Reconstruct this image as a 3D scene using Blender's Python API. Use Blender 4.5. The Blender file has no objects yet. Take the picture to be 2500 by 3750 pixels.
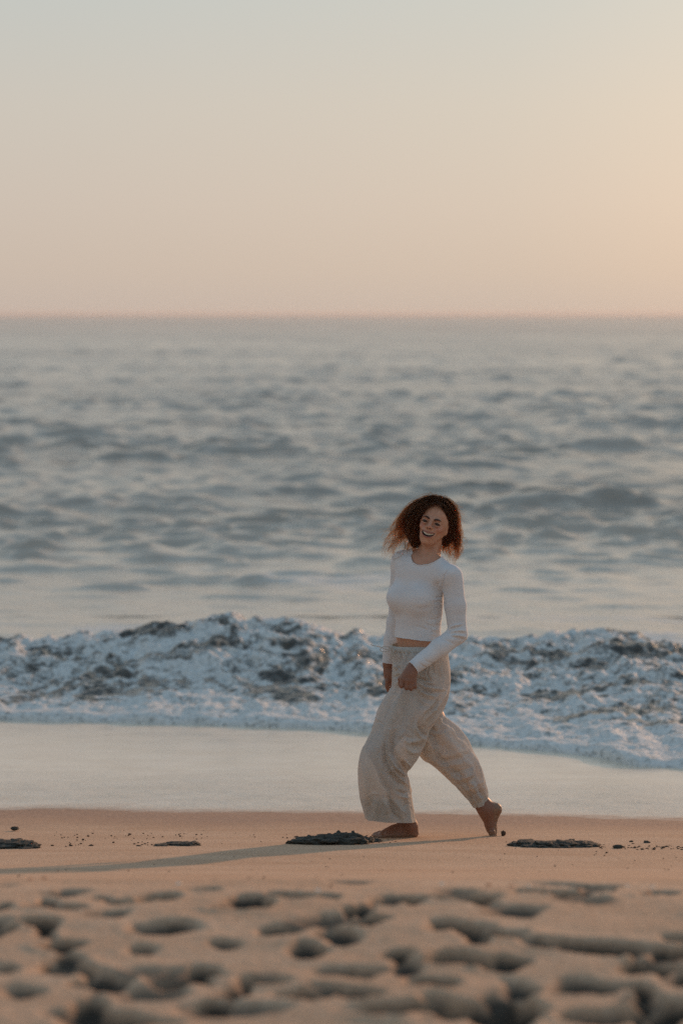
import bpy, math, random
import numpy as np
from mathutils import Vector, Matrix

random.seed(7)
RNG = np.random.default_rng(7)
scn = bpy.context.scene
COL = scn.collection

# ------------------------------------------------------------------ camera
HC = 2.85                       # eye height above the datum (sand at her feet is 0.34)
FPX = 8854.0                    # 85 mm lens on a 36 mm high frame, in photo pixels
PITCH = math.atan(725.0 / FPX)
cam_d = bpy.data.cameras.new('camera')
cam = bpy.data.objects.new('camera', cam_d)
COL.objects.link(cam)
cam.location = (0, 0, HC)
cam.rotation_euler = (math.radians(90) - PITCH, 0, 0)
cam_d.sensor_fit = 'VERTICAL'
cam_d.sensor_height = 36.0
cam_d.sensor_width = 24.0
cam_d.lens = 85.0
cam_d.clip_start = 0.1
cam_d.clip_end = 60000
cam_d.dof.use_dof = True
cam_d.dof.focus_distance = 11.45
cam_d.dof.aperture_fstop = 2.0
scn.camera = cam

# ------------------------------------------------------------------ light
SUN_AZ = math.radians(30)       # to the right of straight ahead
SUN_EL = math.radians(10.5)
sun_dir = Vector((math.sin(SUN_AZ) * math.cos(SUN_EL), math.cos(SUN_AZ) * math.cos(SUN_EL), math.sin(SUN_EL)))
sd = bpy.data.lights.new('sun', 'SUN')
sd.energy = 2.8
sd.angle = math.radians(1.2)
sd.color = (1.0, 0.55, 0.31)
sun = bpy.data.objects.new('sun', sd)
sun.rotation_euler = (-sun_dir).to_track_quat('-Z', 'Y').to_euler()
sun.location = (20, 20, 20)
COL.objects.link(sun)

world = bpy.data.worlds.new('World')
scn.world = world
world.use_nodes = True
wn, wl = world.node_tree.nodes, world.node_tree.links
wn.clear()
w_out = wn.new('ShaderNodeOutputWorld')
w_bg = wn.new('ShaderNodeBackground')
w_bg.inputs['Strength'].default_value = 0.10
w_sky = wn.new('ShaderNodeTexSky')
w_sky.sky_type = 'NISHITA'
w_sky.sun_disc = False
w_sky.sun_elevation = SUN_EL
w_sky.sun_rotation = SUN_AZ
w_sky.dust_density = 3.0
w_sky.air_density = 1.0
w_tc = wn.new('ShaderNodeTexCoord')
w_sep = wn.new('ShaderNodeSeparateXYZ')
wl.new(w_tc.outputs['Generated'], w_sep.inputs[0])


def srgb(r, g, b, k=1.0):
    def f(c):
        c /= 255.0
        return (c / 12.92 if c <= 0.04045 else ((c + 0.055) / 1.055) ** 2.4) * k
    return (f(r), f(g), f(b), 1.0)


def ramp(nodes, stops, interp='LINEAR'):
    n = nodes.new('ShaderNodeValToRGB')
    cr = n.color_ramp
    cr.interpolation = interp
    while len(cr.elements) < len(stops):
        cr.elements.new(0.5)
    for e, (p, c) in zip(cr.elements, stops):
        e.position = p
        e.color = c if len(c) == 4 else (*c, 1)
    return n


# humid evening air: peach at the sea horizon fading to grey blue, by elevation of the ray
w_el = ramp(wn, [(0.0, srgb(198, 183, 172)), (0.018, srgb(202, 187, 174)), (0.045, srgb(203, 191, 180)),
                 (0.085, srgb(201, 195, 186)), (0.135, srgb(192, 197, 194)), (0.25, srgb(208, 206, 200)),
                 (0.5, srgb(162, 184, 199)), (1.0, srgb(110, 147, 182))])
wl.new(w_sep.outputs['Z'], w_el.inputs[0])
# warm glow round the low sun
w_dot = wn.new('ShaderNodeVectorMath'); w_dot.operation = 'DOT_PRODUCT'
wl.new(w_tc.outputs['Generated'], w_dot.inputs[0])
GLOW_AZ, GLOW_EL = math.radians(19), math.radians(3.8)
w_dot.inputs[1].default_value = (math.sin(GLOW_AZ) * math.cos(GLOW_EL), math.cos(GLOW_AZ) * math.cos(GLOW_EL), math.sin(GLOW_EL))
w_gl = ramp(wn, [(0.0, (0.0, 0.0, 0.0)), (0.5, (0.0, 0.0, 0.0)), (0.90, (0.012, 0.008, 0.004)), (0.965, (0.035, 0.022, 0.010)),
                 (0.985, (0.085, 0.042, 0.014)), (0.994, (0.18, 0.070, 0.012)), (1.0, (0.36, 0.14, 0.02))])
wl.new(w_dot.outputs['Value'], w_gl.inputs[0])
w_add = wn.new('ShaderNodeVectorMath'); w_add.operation = 'ADD'
wl.new(w_el.outputs[0], w_add.inputs[0]); wl.new(w_gl.outputs[0], w_add.inputs[1])
w_sc = wn.new('ShaderNodeVectorMath'); w_sc.operation = 'SCALE'
w_sc.inputs['Scale'].default_value = 10.0
wl.new(w_add.outputs[0], w_sc.inputs[0])
w_mix = wn.new('ShaderNodeMix'); w_mix.data_type = 'RGBA'
w_mix.inputs[0].default_value = 0.93
wl.new(w_sky.outputs[0], w_mix.inputs[6]); wl.new(w_sc.outputs[0], w_mix.inputs[7])
wl.new(w_mix.outputs[2], w_bg.inputs['Color'])
wl.new(w_bg.outputs[0], w_out.inputs['Surface'])

scn.view_settings.view_transform = 'Standard'
scn.view_settings.look = 'None'
scn.view_settings.exposure = 0.0
scn.view_settings.gamma = 1.0
scn.view_settings.use_curve_mapping = False
scn.cycles.use_denoising = False
scn.cycles.max_bounces = 8
scn.cycles.transparent_max_bounces = 8
scn.cycles.sample_clamp_indirect = 4.0
scn.cycles.sample_clamp_direct = 12.0

# ------------------------------------------------------------------ helpers
CP, SP = math.cos(PITCH), math.sin(PITCH)


def ray(px, py):
    xc, yc = (px - 1250.0) / FPX, -(py - 1875.0) / FPX
    return np.array([xc, CP + yc * SP, -SP + yc * CP])


def P(px, py, Y):
    """point at distance Y in front of the camera seen at a place of the photo"""
    d = ray(px, py)
    return np.array([d[0] / d[1] * Y, Y, HC + d[2] / d[1] * Y])


def project(co):
    """photo place of world points (n,3)"""
    x, y, z = co[:, 0], co[:, 1], co[:, 2] - HC
    depth = y * CP - z * SP
    up = y * SP + z * CP
    return 1250 + FPX * x / depth, 1875 - FPX * up / depth


def set_props(o, label=None, cat=None, group=None, kind=None):
    if label: o['label'] = label
    if cat: o['category'] = cat
    if group: o['group'] = group
    if kind: o['kind'] = kind
    return o


def mesh_obj(name, verts, faces, mat=None, parent=None, smooth=True):
    me = bpy.data.meshes.new(name)
    verts = np.ascontiguousarray(verts, dtype=np.float32)
    if isinstance(faces, np.ndarray):
        n, k = faces.shape
        me.vertices.add(len(verts)); me.vertices.foreach_set('co', verts.ravel())
        me.loops.add(n * k); me.loops.foreach_set('vertex_index', faces.astype(np.int32).ravel())
        me.polygons.add(n)
        me.polygons.foreach_set('loop_start', np.arange(0, n * k, k, dtype=np.int32))
        me.update(calc_edges=True)
    else:
        me.from_pydata([tuple(v) for v in verts], [], faces)
    if smooth:
        me.polygons.foreach_set('use_smooth', np.ones(len(me.polygons), dtype=bool))
    me.validate()
    if mat: me.materials.append(mat)
    o = bpy.data.objects.new(name, me)
    COL.objects.link(o)
    if parent: o.parent = parent
    return o


def add_attr(o, name, vals):
    a = o.data.attributes.new(name, 'FLOAT', 'POINT')
    a.data.foreach_set('value', np.ascontiguousarray(vals, dtype=np.float32).ravel())


def grid_faces(nr, nc, wrap=False):
    r = np.arange(nr - 1)[:, None]; c = np.arange(nc if wrap else nc - 1)[None, :]
    c2 = (c + 1) % nc
    return np.stack([r * nc + c, r * nc + c2, (r + 1) * nc + c2, (r + 1) * nc + c], -1).reshape(-1, 4)


# gradient noise in numpy
def _hash(ix, iy, iz, seed):
    h = (ix.astype(np.int64) * 374761393 + iy.astype(np.int64) * 668265263 + iz.astype(np.int64) * 2147483647 % 4294967291 + seed * 974711) & 0xffffffff
    h = ((h ^ (h >> 13)) * 1274126177) & 0xffffffff
    h = ((h ^ (h >> 16)) * 2246822519) & 0xffffffff
    return (h ^ (h >> 15)) & 0xffff


def noise2(x, y, seed=0):
    x = np.asarray(x, dtype=np.float64); y = np.asarray(y, dtype=np.float64)
    x, y = np.broadcast_arrays(x, y)
    xi, yi = np.floor(x), np.floor(y)
    xf, yf = x - xi, y - yi
    u = xf * xf * xf * (xf * (xf * 6 - 15) + 10); v = yf * yf * yf * (yf * (yf * 6 - 15) + 10)
    z0 = np.zeros_like(xi)

    def g(dx, dy):
        a = _hash(xi + dx, yi + dy, z0, seed) * (2 * math.pi / 65536.0)
        return np.cos(a) * (xf - dx) + np.sin(a) * (yf - dy)
    a = g(0, 0) * (1 - u) + g(1, 0) * u
    b = g(0, 1) * (1 - u) + g(1, 1) * u
    return (a * (1 - v) + b * v) * 1.5


def fbm2(x, y, octv=4, seed=0, gain=0.5, billow=False):
    s, a, t = 0.0, 1.0, 0.0
    for i in range(octv):
        n = noise2(x * 2 ** i + 13.7 * i, y * 2 ** i - 7.1 * i, seed + i)
        if billow: n = np.abs(n) * 2 - 0.6
        s = s + n * a; t += a; a *= gain
    return s / t


def noise3(x, y, z, seed=0):
    # value noise
    xi, yi, zi = np.floor(x), np.floor(y), np.floor(z)
    fx, fy, fz = x - xi, y - yi, z - zi
    u, v, w = fx * fx * (3 - 2 * fx), fy * fy * (3 - 2 * fy), fz * fz * (3 - 2 * fz)

    def h(a, b, c): return _hash(xi + a, yi + b, zi + c, seed) / 32768.0 - 1
    r = 0
    for c, wz in ((0, 1 - w), (1, w)):
        for b, wy in ((0, 1 - v), (1, v)):
            r = r + wz * wy * (h(0, b, c) * (1 - u) + h(1, b, c) * u)
    return r


# ------------------------------------------------------------------ material helper
class NT:
    def __init__(self, name):
        self.m = bpy.data.materials.new(name)
        self.m.use_nodes = True
        self.t = self.m.node_tree
        self.n, self.l = self.t.nodes, self.t.links
        self.n.clear()
        self.out = self.n.new('ShaderNodeOutputMaterial')

    def node(self, typ, ins=None, **kw):
        n = self.n.new(typ)
        for k, v in kw.items(): setattr(n, k, v)
        for k, v in (ins or {}).items(): self.set(n, k, v)
        return n

    def set(self, n, k, v):
        s = n.inputs[k]
        if hasattr(v, 'is_linked') or isinstance(v, bpy.types.NodeSocket): self.l.new(v, s)
        else: s.default_value = v

    def coord(self, which='Object'):
        return self.node('ShaderNodeTexCoord').outputs[which]

    def noise(self, scale, detail=4, rough=0.55, vec=None, stretch=None, dist=0.0):
        v = vec or self.coord()
        if stretch:
            v = self.node('ShaderNodeMapping', {'Vector': v, 'Scale': stretch}).outputs[0]
        return self.node('ShaderNodeTexNoise', {'Vector': v, 'Scale': scale, 'Detail': detail, 'Roughness': rough, 'Distortion': dist}).outputs['Fac']

    def ramp(self, fac, stops):
        r = ramp(self.n, stops); self.l.new(fac, r.inputs[0]); return r.outputs[0]

    def maprange(self, v, a, b, c=0.0, d=1.0):
        return self.node('ShaderNodeMapRange', {'Value': v, 'From Min': a, 'From Max': b, 'To Min': c, 'To Max': d}).outputs[0]

    def math(self, op, a, b=0.0):
        return self.node('ShaderNodeMath', {0: a, 1: b}, operation=op).outputs[0]

    def mix(self, f, a, b, typ='MIX'):
        return self.node('ShaderNodeMix', {0: f, 6: a, 7: b}, data_type='RGBA', blend_type=typ).outputs[2]

    def attr(self, name):
        return self.node('ShaderNodeAttribute', attribute_name=name).outputs['Fac']

    def bump(self, h, strength=0.5, dist=0.01, normal=None):
        ins = {'Height': h, 'Strength': strength, 'Distance': dist}
        if normal: ins['Normal'] = normal
        return self.node('ShaderNodeBump', ins).outputs[0]

    def principled(self, **kw):
        ren = {'color': 'Base Color', 'rough': 'Roughness', 'normal': 'Normal', 'ior': 'IOR', 'spec': 'Specular IOR Level',
               'sheen': 'Sheen Weight', 'sss': 'Subsurface Weight', 'metal': 'Metallic', 'coat': 'Coat Weight'}
        return self.node('ShaderNodeBsdfPrincipled', {ren[k]: v for k, v in kw.items()})

    def finish(self, sh):
        self.l.new(sh, self.out.inputs['Surface']); return self.m

# ================================================================== BEACH
PROF = np.array([(-40, 2.0), (-10, 1.6), (1, 1.39), (3, 1.35), (4, 1.335), (5, 1.318), (6, 1.298), (6.5, 1.268), (6.9, 1.210), (7.2, 1.148), (7.5, 1.080), (8.0, .968), (8.5, .862), (9, .757), (9.5, .66), (10, .575),
                 (10.5, .494), (11, .415), (11.5, .337), (12, .262), (12.5, .19), (13.0, .122), (13.5, .062), (14.2, .01), (15, -.035),
                 (17.4, -.155), (20, -.36), (26, -.9), (60, -3), (200, -6)])


def _pchip(x, xp, fp):
    h = np.diff(xp); d = np.diff(fp) / h
    m = np.zeros_like(fp); m[0], m[-1] = d[0], d[-1]
    for i in range(1, len(fp) - 1):
        m[i] = 0 if d[i - 1] * d[i] <= 0 else 2 * d[i - 1] * d[i] / (d[i - 1] + d[i])
    i = np.clip(np.searchsorted(xp, x) - 1, 0, len(h) - 1)
    t = np.clip((x - xp[i]) / h[i], 0, 1)
    t2, t3 = t * t, t * t * t
    return (2 * t3 - 3 * t2 + 1) * fp[i] + (t3 - 2 * t2 + t) * h[i] * m[i] + (-2 * t3 + 3 * t2) * fp[i + 1] + (t3 - t2) * h[i] * m[i + 1]


def base_z(x, y):
    return _pchip(np.asarray(y, dtype=float), PROF[:, 0], PROF[:, 1])


def sstep(a, b, v):
    t = np.clip((v - a) / (b - a), 0, 1); return t * t * (3 - 2 * t)


def on_ground(px, py, fz=base_z):
    d = ray(px, py)
    k, s = d[0] / d[1], d[2] / d[1]
    ys = np.linspace(3, 40, 7401)
    diff = HC + s * ys - fz(k * ys, ys)
    i = np.argmax(diff < 0)
    y = ys[i]
    return np.array([k * y, y, float(fz(np.array([k * y]), np.array([y]))[0])])


# footprints in the churned dry sand: place in the photo, width in photo pixels, strength
PITS = [(571, 3293, 190, 1), (214, 3335, 190, 1.1), (165, 3395, 130, .8), (902, 3322, 190, .9), (1063, 3284, 170, 1), (750, 3262, 120, .7),
        (625, 3402, 260, .5), (1027, 3404, 140, .6), (223, 3470, 150, .6), (1116, 3473, 140, .6), (215, 3552, 200, 1),
        (384, 3590, 190, .7), (616, 3590, 170, .9), (741, 3547, 110, .7), (964, 3580, 190, 1.1), (1152, 3641, 260, .9),
        (804, 3672, 190, .6), (446, 3750, 420, .8), (1340, 3380, 200, .9), (1240, 3427, 150, .5), (384, 3300, 80, .5),
        (1399, 3314, 150, .9), (1706, 3298, 220, .9), (2037, 3270, 240, .8), (2419, 3264, 120, .6), (1672, 3396, 200, 1),
        (1847, 3424, 170, .9), (2170, 3466, 320, .9), (1689, 3516, 280, 1), (1449, 3489, 110, .6), (1482, 3540, 110, .4),
        (2385, 3550, 240, 1), (1598, 3590, 200, .7), (2153, 3605, 250, .4), (1241, 3638, 200, .6), (1480, 3690, 400, .8),
        (1739, 3705, 380, 1), (2220, 3722, 300, .9), (2460, 3680, 200, .9), (2350, 3620, 120, .6), (9, 3333, 70, .7), (-10, 3425, 90, .7),
        (2560, 3480, 200, .8), (2640, 3340, 190, .8), (-140, 3560, 220, .9), (-200, 3380, 160, .8), (330, 3690, 160, .4), (60, 3640, 180, .3),
        (2480, 3430, 140, .4), (1900, 3620, 140, .4), (1320, 3560, 120, .35), (520, 3480, 130, .3), (820, 3450, 120, .3)]
pit_ground = []
for (px, py, w, s) in PITS:
    g = on_ground(px, py)
    pit_ground.append((g[0], g[1], w / FPX * g[1] * 0.5, s))
for q in list(pit_ground):      # prints overlap and break up
    if q[3] < .75: continue
    for _ in range(1):
        a_, r_ = RNG.uniform(0, 6.28), RNG.uniform(1.0, 1.9)
        pit_ground.append((q[0] + math.cos(a_) * r_ * q[2], q[1] + math.sin(a_) * .11, q[2] * RNG.uniform(.35, .7), q[3] * RNG.uniform(.3, .8)))
for k in range(25):             # faint older prints between them
    gy = RNG.uniform(4.9, 6.9); pit_ground.append((RNG.uniform(-.16, .16) * gy, gy, RNG.uniform(.04, .11), RNG.uniform(.05, .3)))
for k in range(160):            # the churned strip goes on outside the frame
    gx, gy = RNG.uniform(-9, 9), RNG.uniform(1.5, 7.0)
    if abs(gx) < 0.20 * gy: continue
    pit_ground.append((gx, gy, RNG.uniform(.07, .13), RNG.uniform(.4, 1)))


def rough_zone(x, y):
    edge = 6.98 + 0.10 * noise2(x * .9, 0 * x + 3.3, 5) + 0.05 * noise2(x * 3, 0 * x, 6)
    return 1 - sstep(edge - .12, edge + .05, y)


def beach_detail(x, y, pits=True):
    z = base_z(x, y)
    rz = rough_zone(x, y)
    z = z + 0.012 * noise2(x * .35, y * .5, 1) * sstep(14, 12, y)
    # swash relief and the small scarps of the beach face
    z = z + 0.0035 * fbm2(x * 2.2, y * 1.1, 4, 11) * (1 - rz)
    z = z + rz * (0.014 * fbm2(x * 1.8, y * 2.0, 3, 21) + 0.006 * fbm2(x * 6, y * 6, 4, 31) + 0.0025 * fbm2(x * 28, y * 28, 2, 41))
    damp_shade = np.zeros_like(z)
    if pits:
        for i, (gx, gy, hw, s) in enumerate(pit_ground):
            m = (np.abs(x - gx) < hw * 2.6) & (np.abs(y - gy) < 0.55)
            if not m.any(): continue
            xx, yy = x[m] - gx, y[m] - gy
            a = RNG_PIT[i % 64, 0] * .35
            ca, sa = math.cos(a), math.sin(a)
            u = (xx * ca + yy * sa) / hw
            ly = 0.060 + 0.020 * RNG_PIT[i % 64, 1] + hw * .16
            v = (-xx * sa + yy * ca) / ly
            v = v - 0.15
            wx, wy = .55 * noise2(x[m] * 6 + i, y[m] * 6, 52), .55 * noise2(x[m] * 6, y[m] * 6 + i, 53)
            nn = fbm2(x[m] * 9 + i, y[m] * 9, 4, 51)
            sh_ = .45 * np.abs(v + wy) * RNG_PIT[i % 64, 0] * np.sign(u)     # heel or toe end, never a plain oval
            r = np.sqrt((u + wx + sh_) ** 2 + (v + wy) ** 2) + 0.50 * nn
            dep = (0.038 + .034 * s) * min(1, s + .25)
            bowl = -dep * (1 - sstep(.20, 1.28, r))
            rim = dep * .10 * np.exp(-((r - 1.28) / .26) ** 2) * (0.6 + .8 * noise2(x[m] * 6, y[m] * 6 + i, 61))
            z[m] += (bowl + rim) * (0.3 + .7 * rz[m])
            damp_shade[m] = np.maximum(damp_shade[m], (1 - sstep(.35, 1.35, r)) * min(1, .35 + s))  # mask that darkens the pits, mostly in place of their shade
    return z, rz, damp_shade


RNG_PIT = RNG.uniform(-1, 1, (64, 2))


def axis_x(half, step, far, ratio=1.12):
    a = list(np.arange(0, half, step)); s = step
    while a[-1] < far:
        s *= ratio; a.append(a[-1] + s)
    a = np.array(a)
    return np.concatenate([-a[:0:-1], a])


ys = list(np.arange(4.3, 12.6, .0125))
s = .0125
lo = [ys[0]]
while lo[-1] > -38:
    s *= 1.10; lo.append(lo[-1] - s)
s = .0125
while ys[-1] < 60:
    s = min(s * 1.025, 3); ys.append(ys[-1] + s)
ys = np.array(lo[:0:-1] + ys)
xs = axis_x(2.1, .0125, 150)
X, Y = np.meshgrid(xs, ys)
Z, RZ, DAMP_SHADE = beach_detail(X, Y)

t = NT('beach_sand')
co = t.coord()
y_ = t.node('ShaderNodeSeparateXYZ', {0: co}).outputs
wob = t.noise(.9, 3, vec=co, stretch=(.6, 1, 1))
wobm = t.maprange(wob, .3, .7, -.28, .28)
yw = t.math('ADD', y_['Y'], wobm)
# swash line tilts a little away to the left, where the photo shows it
yt = t.math('ADD', yw, t.math('MULTIPLY', y_['X'], .17))
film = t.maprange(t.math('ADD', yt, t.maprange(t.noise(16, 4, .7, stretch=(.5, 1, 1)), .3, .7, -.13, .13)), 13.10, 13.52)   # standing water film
moist = t.maprange(yt, 11.9, 12.6)                # wet packed sand just above it
fine = t.noise(170, 3, .75)
mid = t.noise(42, 4, .6)
big = t.noise(2.2, 5, .6, stretch=(.6, 1.6, 1))
grain = t.ramp(fine, [(.28, srgb(136, 107, 84)), (.5, srgb(198, 164, 134)), (.72, srgb(248, 220, 190))])
dry = t.mix(t.maprange(big, .3, .7), grain, srgb(214, 196, 180), 'MULTIPLY')
dry = t.mix(.50, grain, dry)
damp_shade_c = t.mix(t.maprange(mid, .3, .7), srgb(28, 34, 34), srgb(42, 47, 46))  # shade of the pits painted into the sand colour, with some churned wet sand
c1 = t.mix(t.maprange(t.attr('damp_shade'), .06, .65, 0, .90), dry, damp_shade_c)
wet_c = t.mix(t.maprange(mid, .3, .7), srgb(144, 108, 84), srgb(184, 145, 116))
c2 = t.mix(moist, c1, wet_c)
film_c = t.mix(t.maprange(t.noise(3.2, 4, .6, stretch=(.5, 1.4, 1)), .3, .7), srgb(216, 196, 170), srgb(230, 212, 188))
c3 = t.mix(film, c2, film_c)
rough = t.node('ShaderNodeMix', {0: film, 2: t.maprange(moist, 0, 1, .95, .55), 3: t.maprange(t.noise(5, 3), .3, .7, .16, .30)}, data_type='FLOAT').outputs[0]
streak = t.noise(34, 3, .6, stretch=(.55, 1.0, 1), dist=1.2)
rip = t.noise(11, 3, .5, stretch=(.6, 1.4, 1), dist=.6)
dryamt = t.maprange(film, 0, 1, 1.0, 0.0)
h = t.math('ADD', t.math('MULTIPLY', fine, t.math('MULTIPLY', dryamt, .35)), t.math('MULTIPLY', mid, t.math('MULTIPLY', dryamt, .75)))
b1 = t.bump(h, .9, .006)
edge = t.math('MULTIPLY', t.maprange(yt, 13.1, 13.35), t.maprange(yt, 15.2, 13.5))
b2 = t.bump(t.math('MULTIPLY', streak, edge), .55, .02, b1)
b3 = t.bump(t.math('MULTIPLY', rip, film), .12, .02, b2)
pr = t.principled(color=c3, rough=rough, normal=b3, ior=1.33, spec=t.maprange(film, 0, 1, .25, .9))
M_SAND = t.finish(pr.outputs[0])
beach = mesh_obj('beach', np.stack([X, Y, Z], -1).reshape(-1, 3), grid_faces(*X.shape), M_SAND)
add_attr(beach, 'damp_shade', DAMP_SHADE)
set_props(beach, 'sloping sandy beach with footprints near the camera and wet sand near the water', None, None, 'structure')


def ground_at(x, y):
    z, _, _ = beach_detail(np.atleast_1d(np.array(x, float)), np.atleast_1d(np.array(y, float)))
    return float(z[0])


# ================================================================== SEA
SL = -0.30
front_px = [(-700, 2606), (0, 2618), (830, 2636), (1300, 2656), (1480, 2676), (1710, 2703), (1991, 2728), (2183, 2750), (2330, 2784), (2500, 2790), (3200, 2835)]
crest_px = [(-700, 2330), (0, 2322), (500, 2318), (1000, 2316), (1500, 2325), (1950, 2332), (2500, 2345), (3200, 2340)]
lip = lambda x, y: base_z(x, y) + .045
fp_ = np.array([on_ground(a, b, lip)[:2] for a, b in front_px])
CREST_Z = .13
cp_ = np.array([P(a, b, (HC - CREST_Z) / -(ray(a, b)[2] / ray(a, b)[1]))[:2] for a, b in crest_px])


def front_y(x):
    f = np.interp(x, fp_[:, 0], fp_[:, 1])
    return f + .05 * noise2(x * 2.1, 0 * x, 71) + .03 * noise2(x * 7, 0 * x + 4, 72) + .012 * noise2(x * 22, 0 * x + 9, 73)


def crest_y(x):
    return np.interp(x, cp_[:, 0], cp_[:, 1])


wv = []
for i in range(110):
    lam = 0.40 * (5.5 / 0.40) ** RNG.random() if i < 100 else RNG.uniform(7, 20)
    th = RNG.normal(0, .75)
    k = 2 * math.pi / lam
    st = .021 if lam < 2.6 else .015
    if lam > 6: st = .010
    wv.append((k * math.sin(th), k * math.cos(th), st / k * RNG.uniform(.4, 1.3), RNG.uniform(0, 6.28), lam))


# the few swells that stand out: centre x, distance, half width, half depth, height, slant
RIDGES = [(3.9, 39.5, 1.5, .55, .24, .05), (.9, 40.5, .75, .45, .17, -.1), (-1.7, 42.0, 1.2, .5, .16, .12), (-5.2, 37.5, .8, .5, .18, .35), (-4.6, 39.3, 1.1, .45, .16, .25),
          (5.6, 35.5, 1.0, .4, .12, .1), (-2.65, 27.6, .42, .20, .055, .1), (-1.05, 28.4, .2, .18, .06, -.1), (.45, 30.3, .45, .25, .09, 0), (-3.9, 29.6, .5, .22, .05, 0),
          (-4.4, 52, .9, .5, .22, .1), (-2.6, 55, .8, .5, .22, 0), (2.6, 50, .9, .5, .18, 0), (6.2, 56, 1.0, .5, .2, 0), (-6.5, 62, 1.2, .6, .22, 0)]


def sea_disp(x, y, spacing):
    """Gerstner sum; calms down just behind the breaker"""
    dx, dy, dz = np.zeros_like(x), np.zeros_like(x), np.zeros_like(x)
    # gusts and calmer lanes
    g = 1.0 + .55 * noise2(x * .05, y * .09, 81) + .35 * noise2(x * .22, y * .35, 82)
    calm = .16 + .84 * sstep(25, 36, y)
    for kx, ky, a, ph, lam in wv:
        att = np.clip((lam / spacing - 2.1) / 2.0, 0, 1)
        if lam < 1.2: att = att * np.maximum(calm, .3)
        else: att = att * calm * (.35 + .65 * sstep(28, 60, y))
        if lam < 2.0: att = att * 1.8
        c = kx * x + ky * y + ph
        aa = a * att * g
        dz += aa * np.sin(c)
        k = math.hypot(kx, ky)
        q = .9 * aa * np.cos(c)
        dx += q * kx / k; dy += q * ky / k
    # longer swell ridges toward the beach
    sw = .035 * np.maximum(0, np.sin(y * .62 + 1.2 * noise2(x * .11, y * .07, 83) * 3)) ** 3 * sstep(27, 40, y) * (0.55 + .9 * noise2(x * .16, y * .22, 84))
    # scattered short steep wavelets between smoother lanes
    cz = 0
    for (fx, fy, th_, am, sd_) in ((.50, 1.6, .30, .100, 201), (.85, 2.6, .24, .085, 202), (.16, .9, .36, .11, 203), (1.4, 3.8, .20, .055, 204)):
        n = noise2(x * fx + .35 * noise2(x * .6, y * .6, sd_ + 9), y * fy, sd_)
        lane = sstep(-.25, .35, noise2(x * .045, y * .075, sd_ + 5) + .15)
        c = np.clip((n - th_) / .45, 0, 1)
        cz = cz + am * c * c * (3 - 2 * c) * lane * np.clip((1 / fy / spacing - 1.2) / 2.0, 0, 1)
    cz = cz * (.12 + .88 * sstep(24, 36, y)) * (1 - .65 * sstep(70, 160, y))
    for (rx, ry, hx_, hy_, hh_, tl_) in RIDGES:
        yy = y - ry - tl_ * (x - rx) - .25 * noise2(x * .7, 0 * x + ry, 205)
        ww = np.exp(-np.abs((x - rx) / hx_) ** 3)
        cz = cz + hh_ * ww * np.where(yy < 0, np.exp(-(yy / (hy_ * .6)) ** 2), np.exp(-(yy / (hy_ * 1.6)) ** 2))
    return dx, dy, dz + cz + sw * np.clip((10 / spacing - 2) / 3, 0, 1)


def ice(x): return x


def breaker(x, y):
    """surface of the white water rolling up the beach"""
    fy, cy = front_y(x), crest_y(x)
    tt = (y - fy) / (cy - fy)
    gz = base_z(x, fy)
    lipz = gz + .05 + .025 * noise2(x * 3.1, 0 * x, 91)
    top = CREST_Z - .02 + .13 * np.exp(-np.abs((x + 1.0) / .85) ** 3) + .075 * np.exp(-((x - 2.2) / .38) ** 2) - .03 * np.exp(-((x + 2.5) / .6) ** 2) + .05 * noise2(x * .8, 0 * x, 92) + .02 * noise2(x * 2.3, 0 * x, 95) + .015 * noise2(x * 4.5, 0 * x, 93)
    p = np.clip(tt, 0, 1)
    rise = lipz + (top - lipz) * (p * .55 + .45 * sstep(.35, 1.0, p))
    back = SL + (top - SL) * (1 - sstep(0, 1, (y - cy) / 1.6))
    z = np.where(tt < 1, rise, back)
    amp = sstep(-.02, .12, tt) * (1 - sstep(1.1, 1.75, tt) * .9)
    boil = .064 * fbm2(x * 1.7 + .5 * noise2(x * 2, y * 2, 7), y * 1.1, 5, 101, .55, True) + .045 * fbm2(x * 4.2, y * 2.8, 4, 111, .6, True)
    z = z + boil * amp * (0.55 + .65 * sstep(.1, .7, tt))
    z = z + .009 * fbm2(x * 9, y * 9, 3, 121, .6, True) * amp
    # rolled leading edge standing on the sand
    e = np.clip(tt / .035, 0, 1)
    z = gz - .03 + (z - gz + .03) * np.sqrt(np.clip(1 - (1 - e) ** 2, 0, 1))
    z = np.where(tt < 0, gz - .05 + tt * .3, z)
    # foam cover
    wpx, wpy = .30 * noise2(x * 1.5, y * 1.2, 132), .30 * noise2(x * 1.5, y * 1.2, 133)
    net = .6 * fbm2(x * 2.2 + wpx * 3, y * 2.2 + wpy * 3, 5, 131, .6) + .5 * (np.abs(fbm2(x * 2.6 + wpx * 4, y * 3.4 + wpy * 4, 4, 134, .55)) * 2.4 - .45)
    f = .97 + 1.7 * net + .35 * fbm2(x * 11, y * 8, 3, 141)
    f = f - .65 * np.clip(fbm2(x * 1.3 + 3, y * 1.1, 4, 181) * 3 + .05, 0, 1) * sstep(.1, .3, tt)
    f = f - .05 * sstep(.50, .95, tt) * (.7 + 1.2 * noise2(x * 1.1, y * .9, 151)) - 1.5 * sstep(1.2, 1.7, tt)
    f = f + .5 * (1 - sstep(0, .35, tt))
    return z, np.clip(f, 0, 1)


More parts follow.
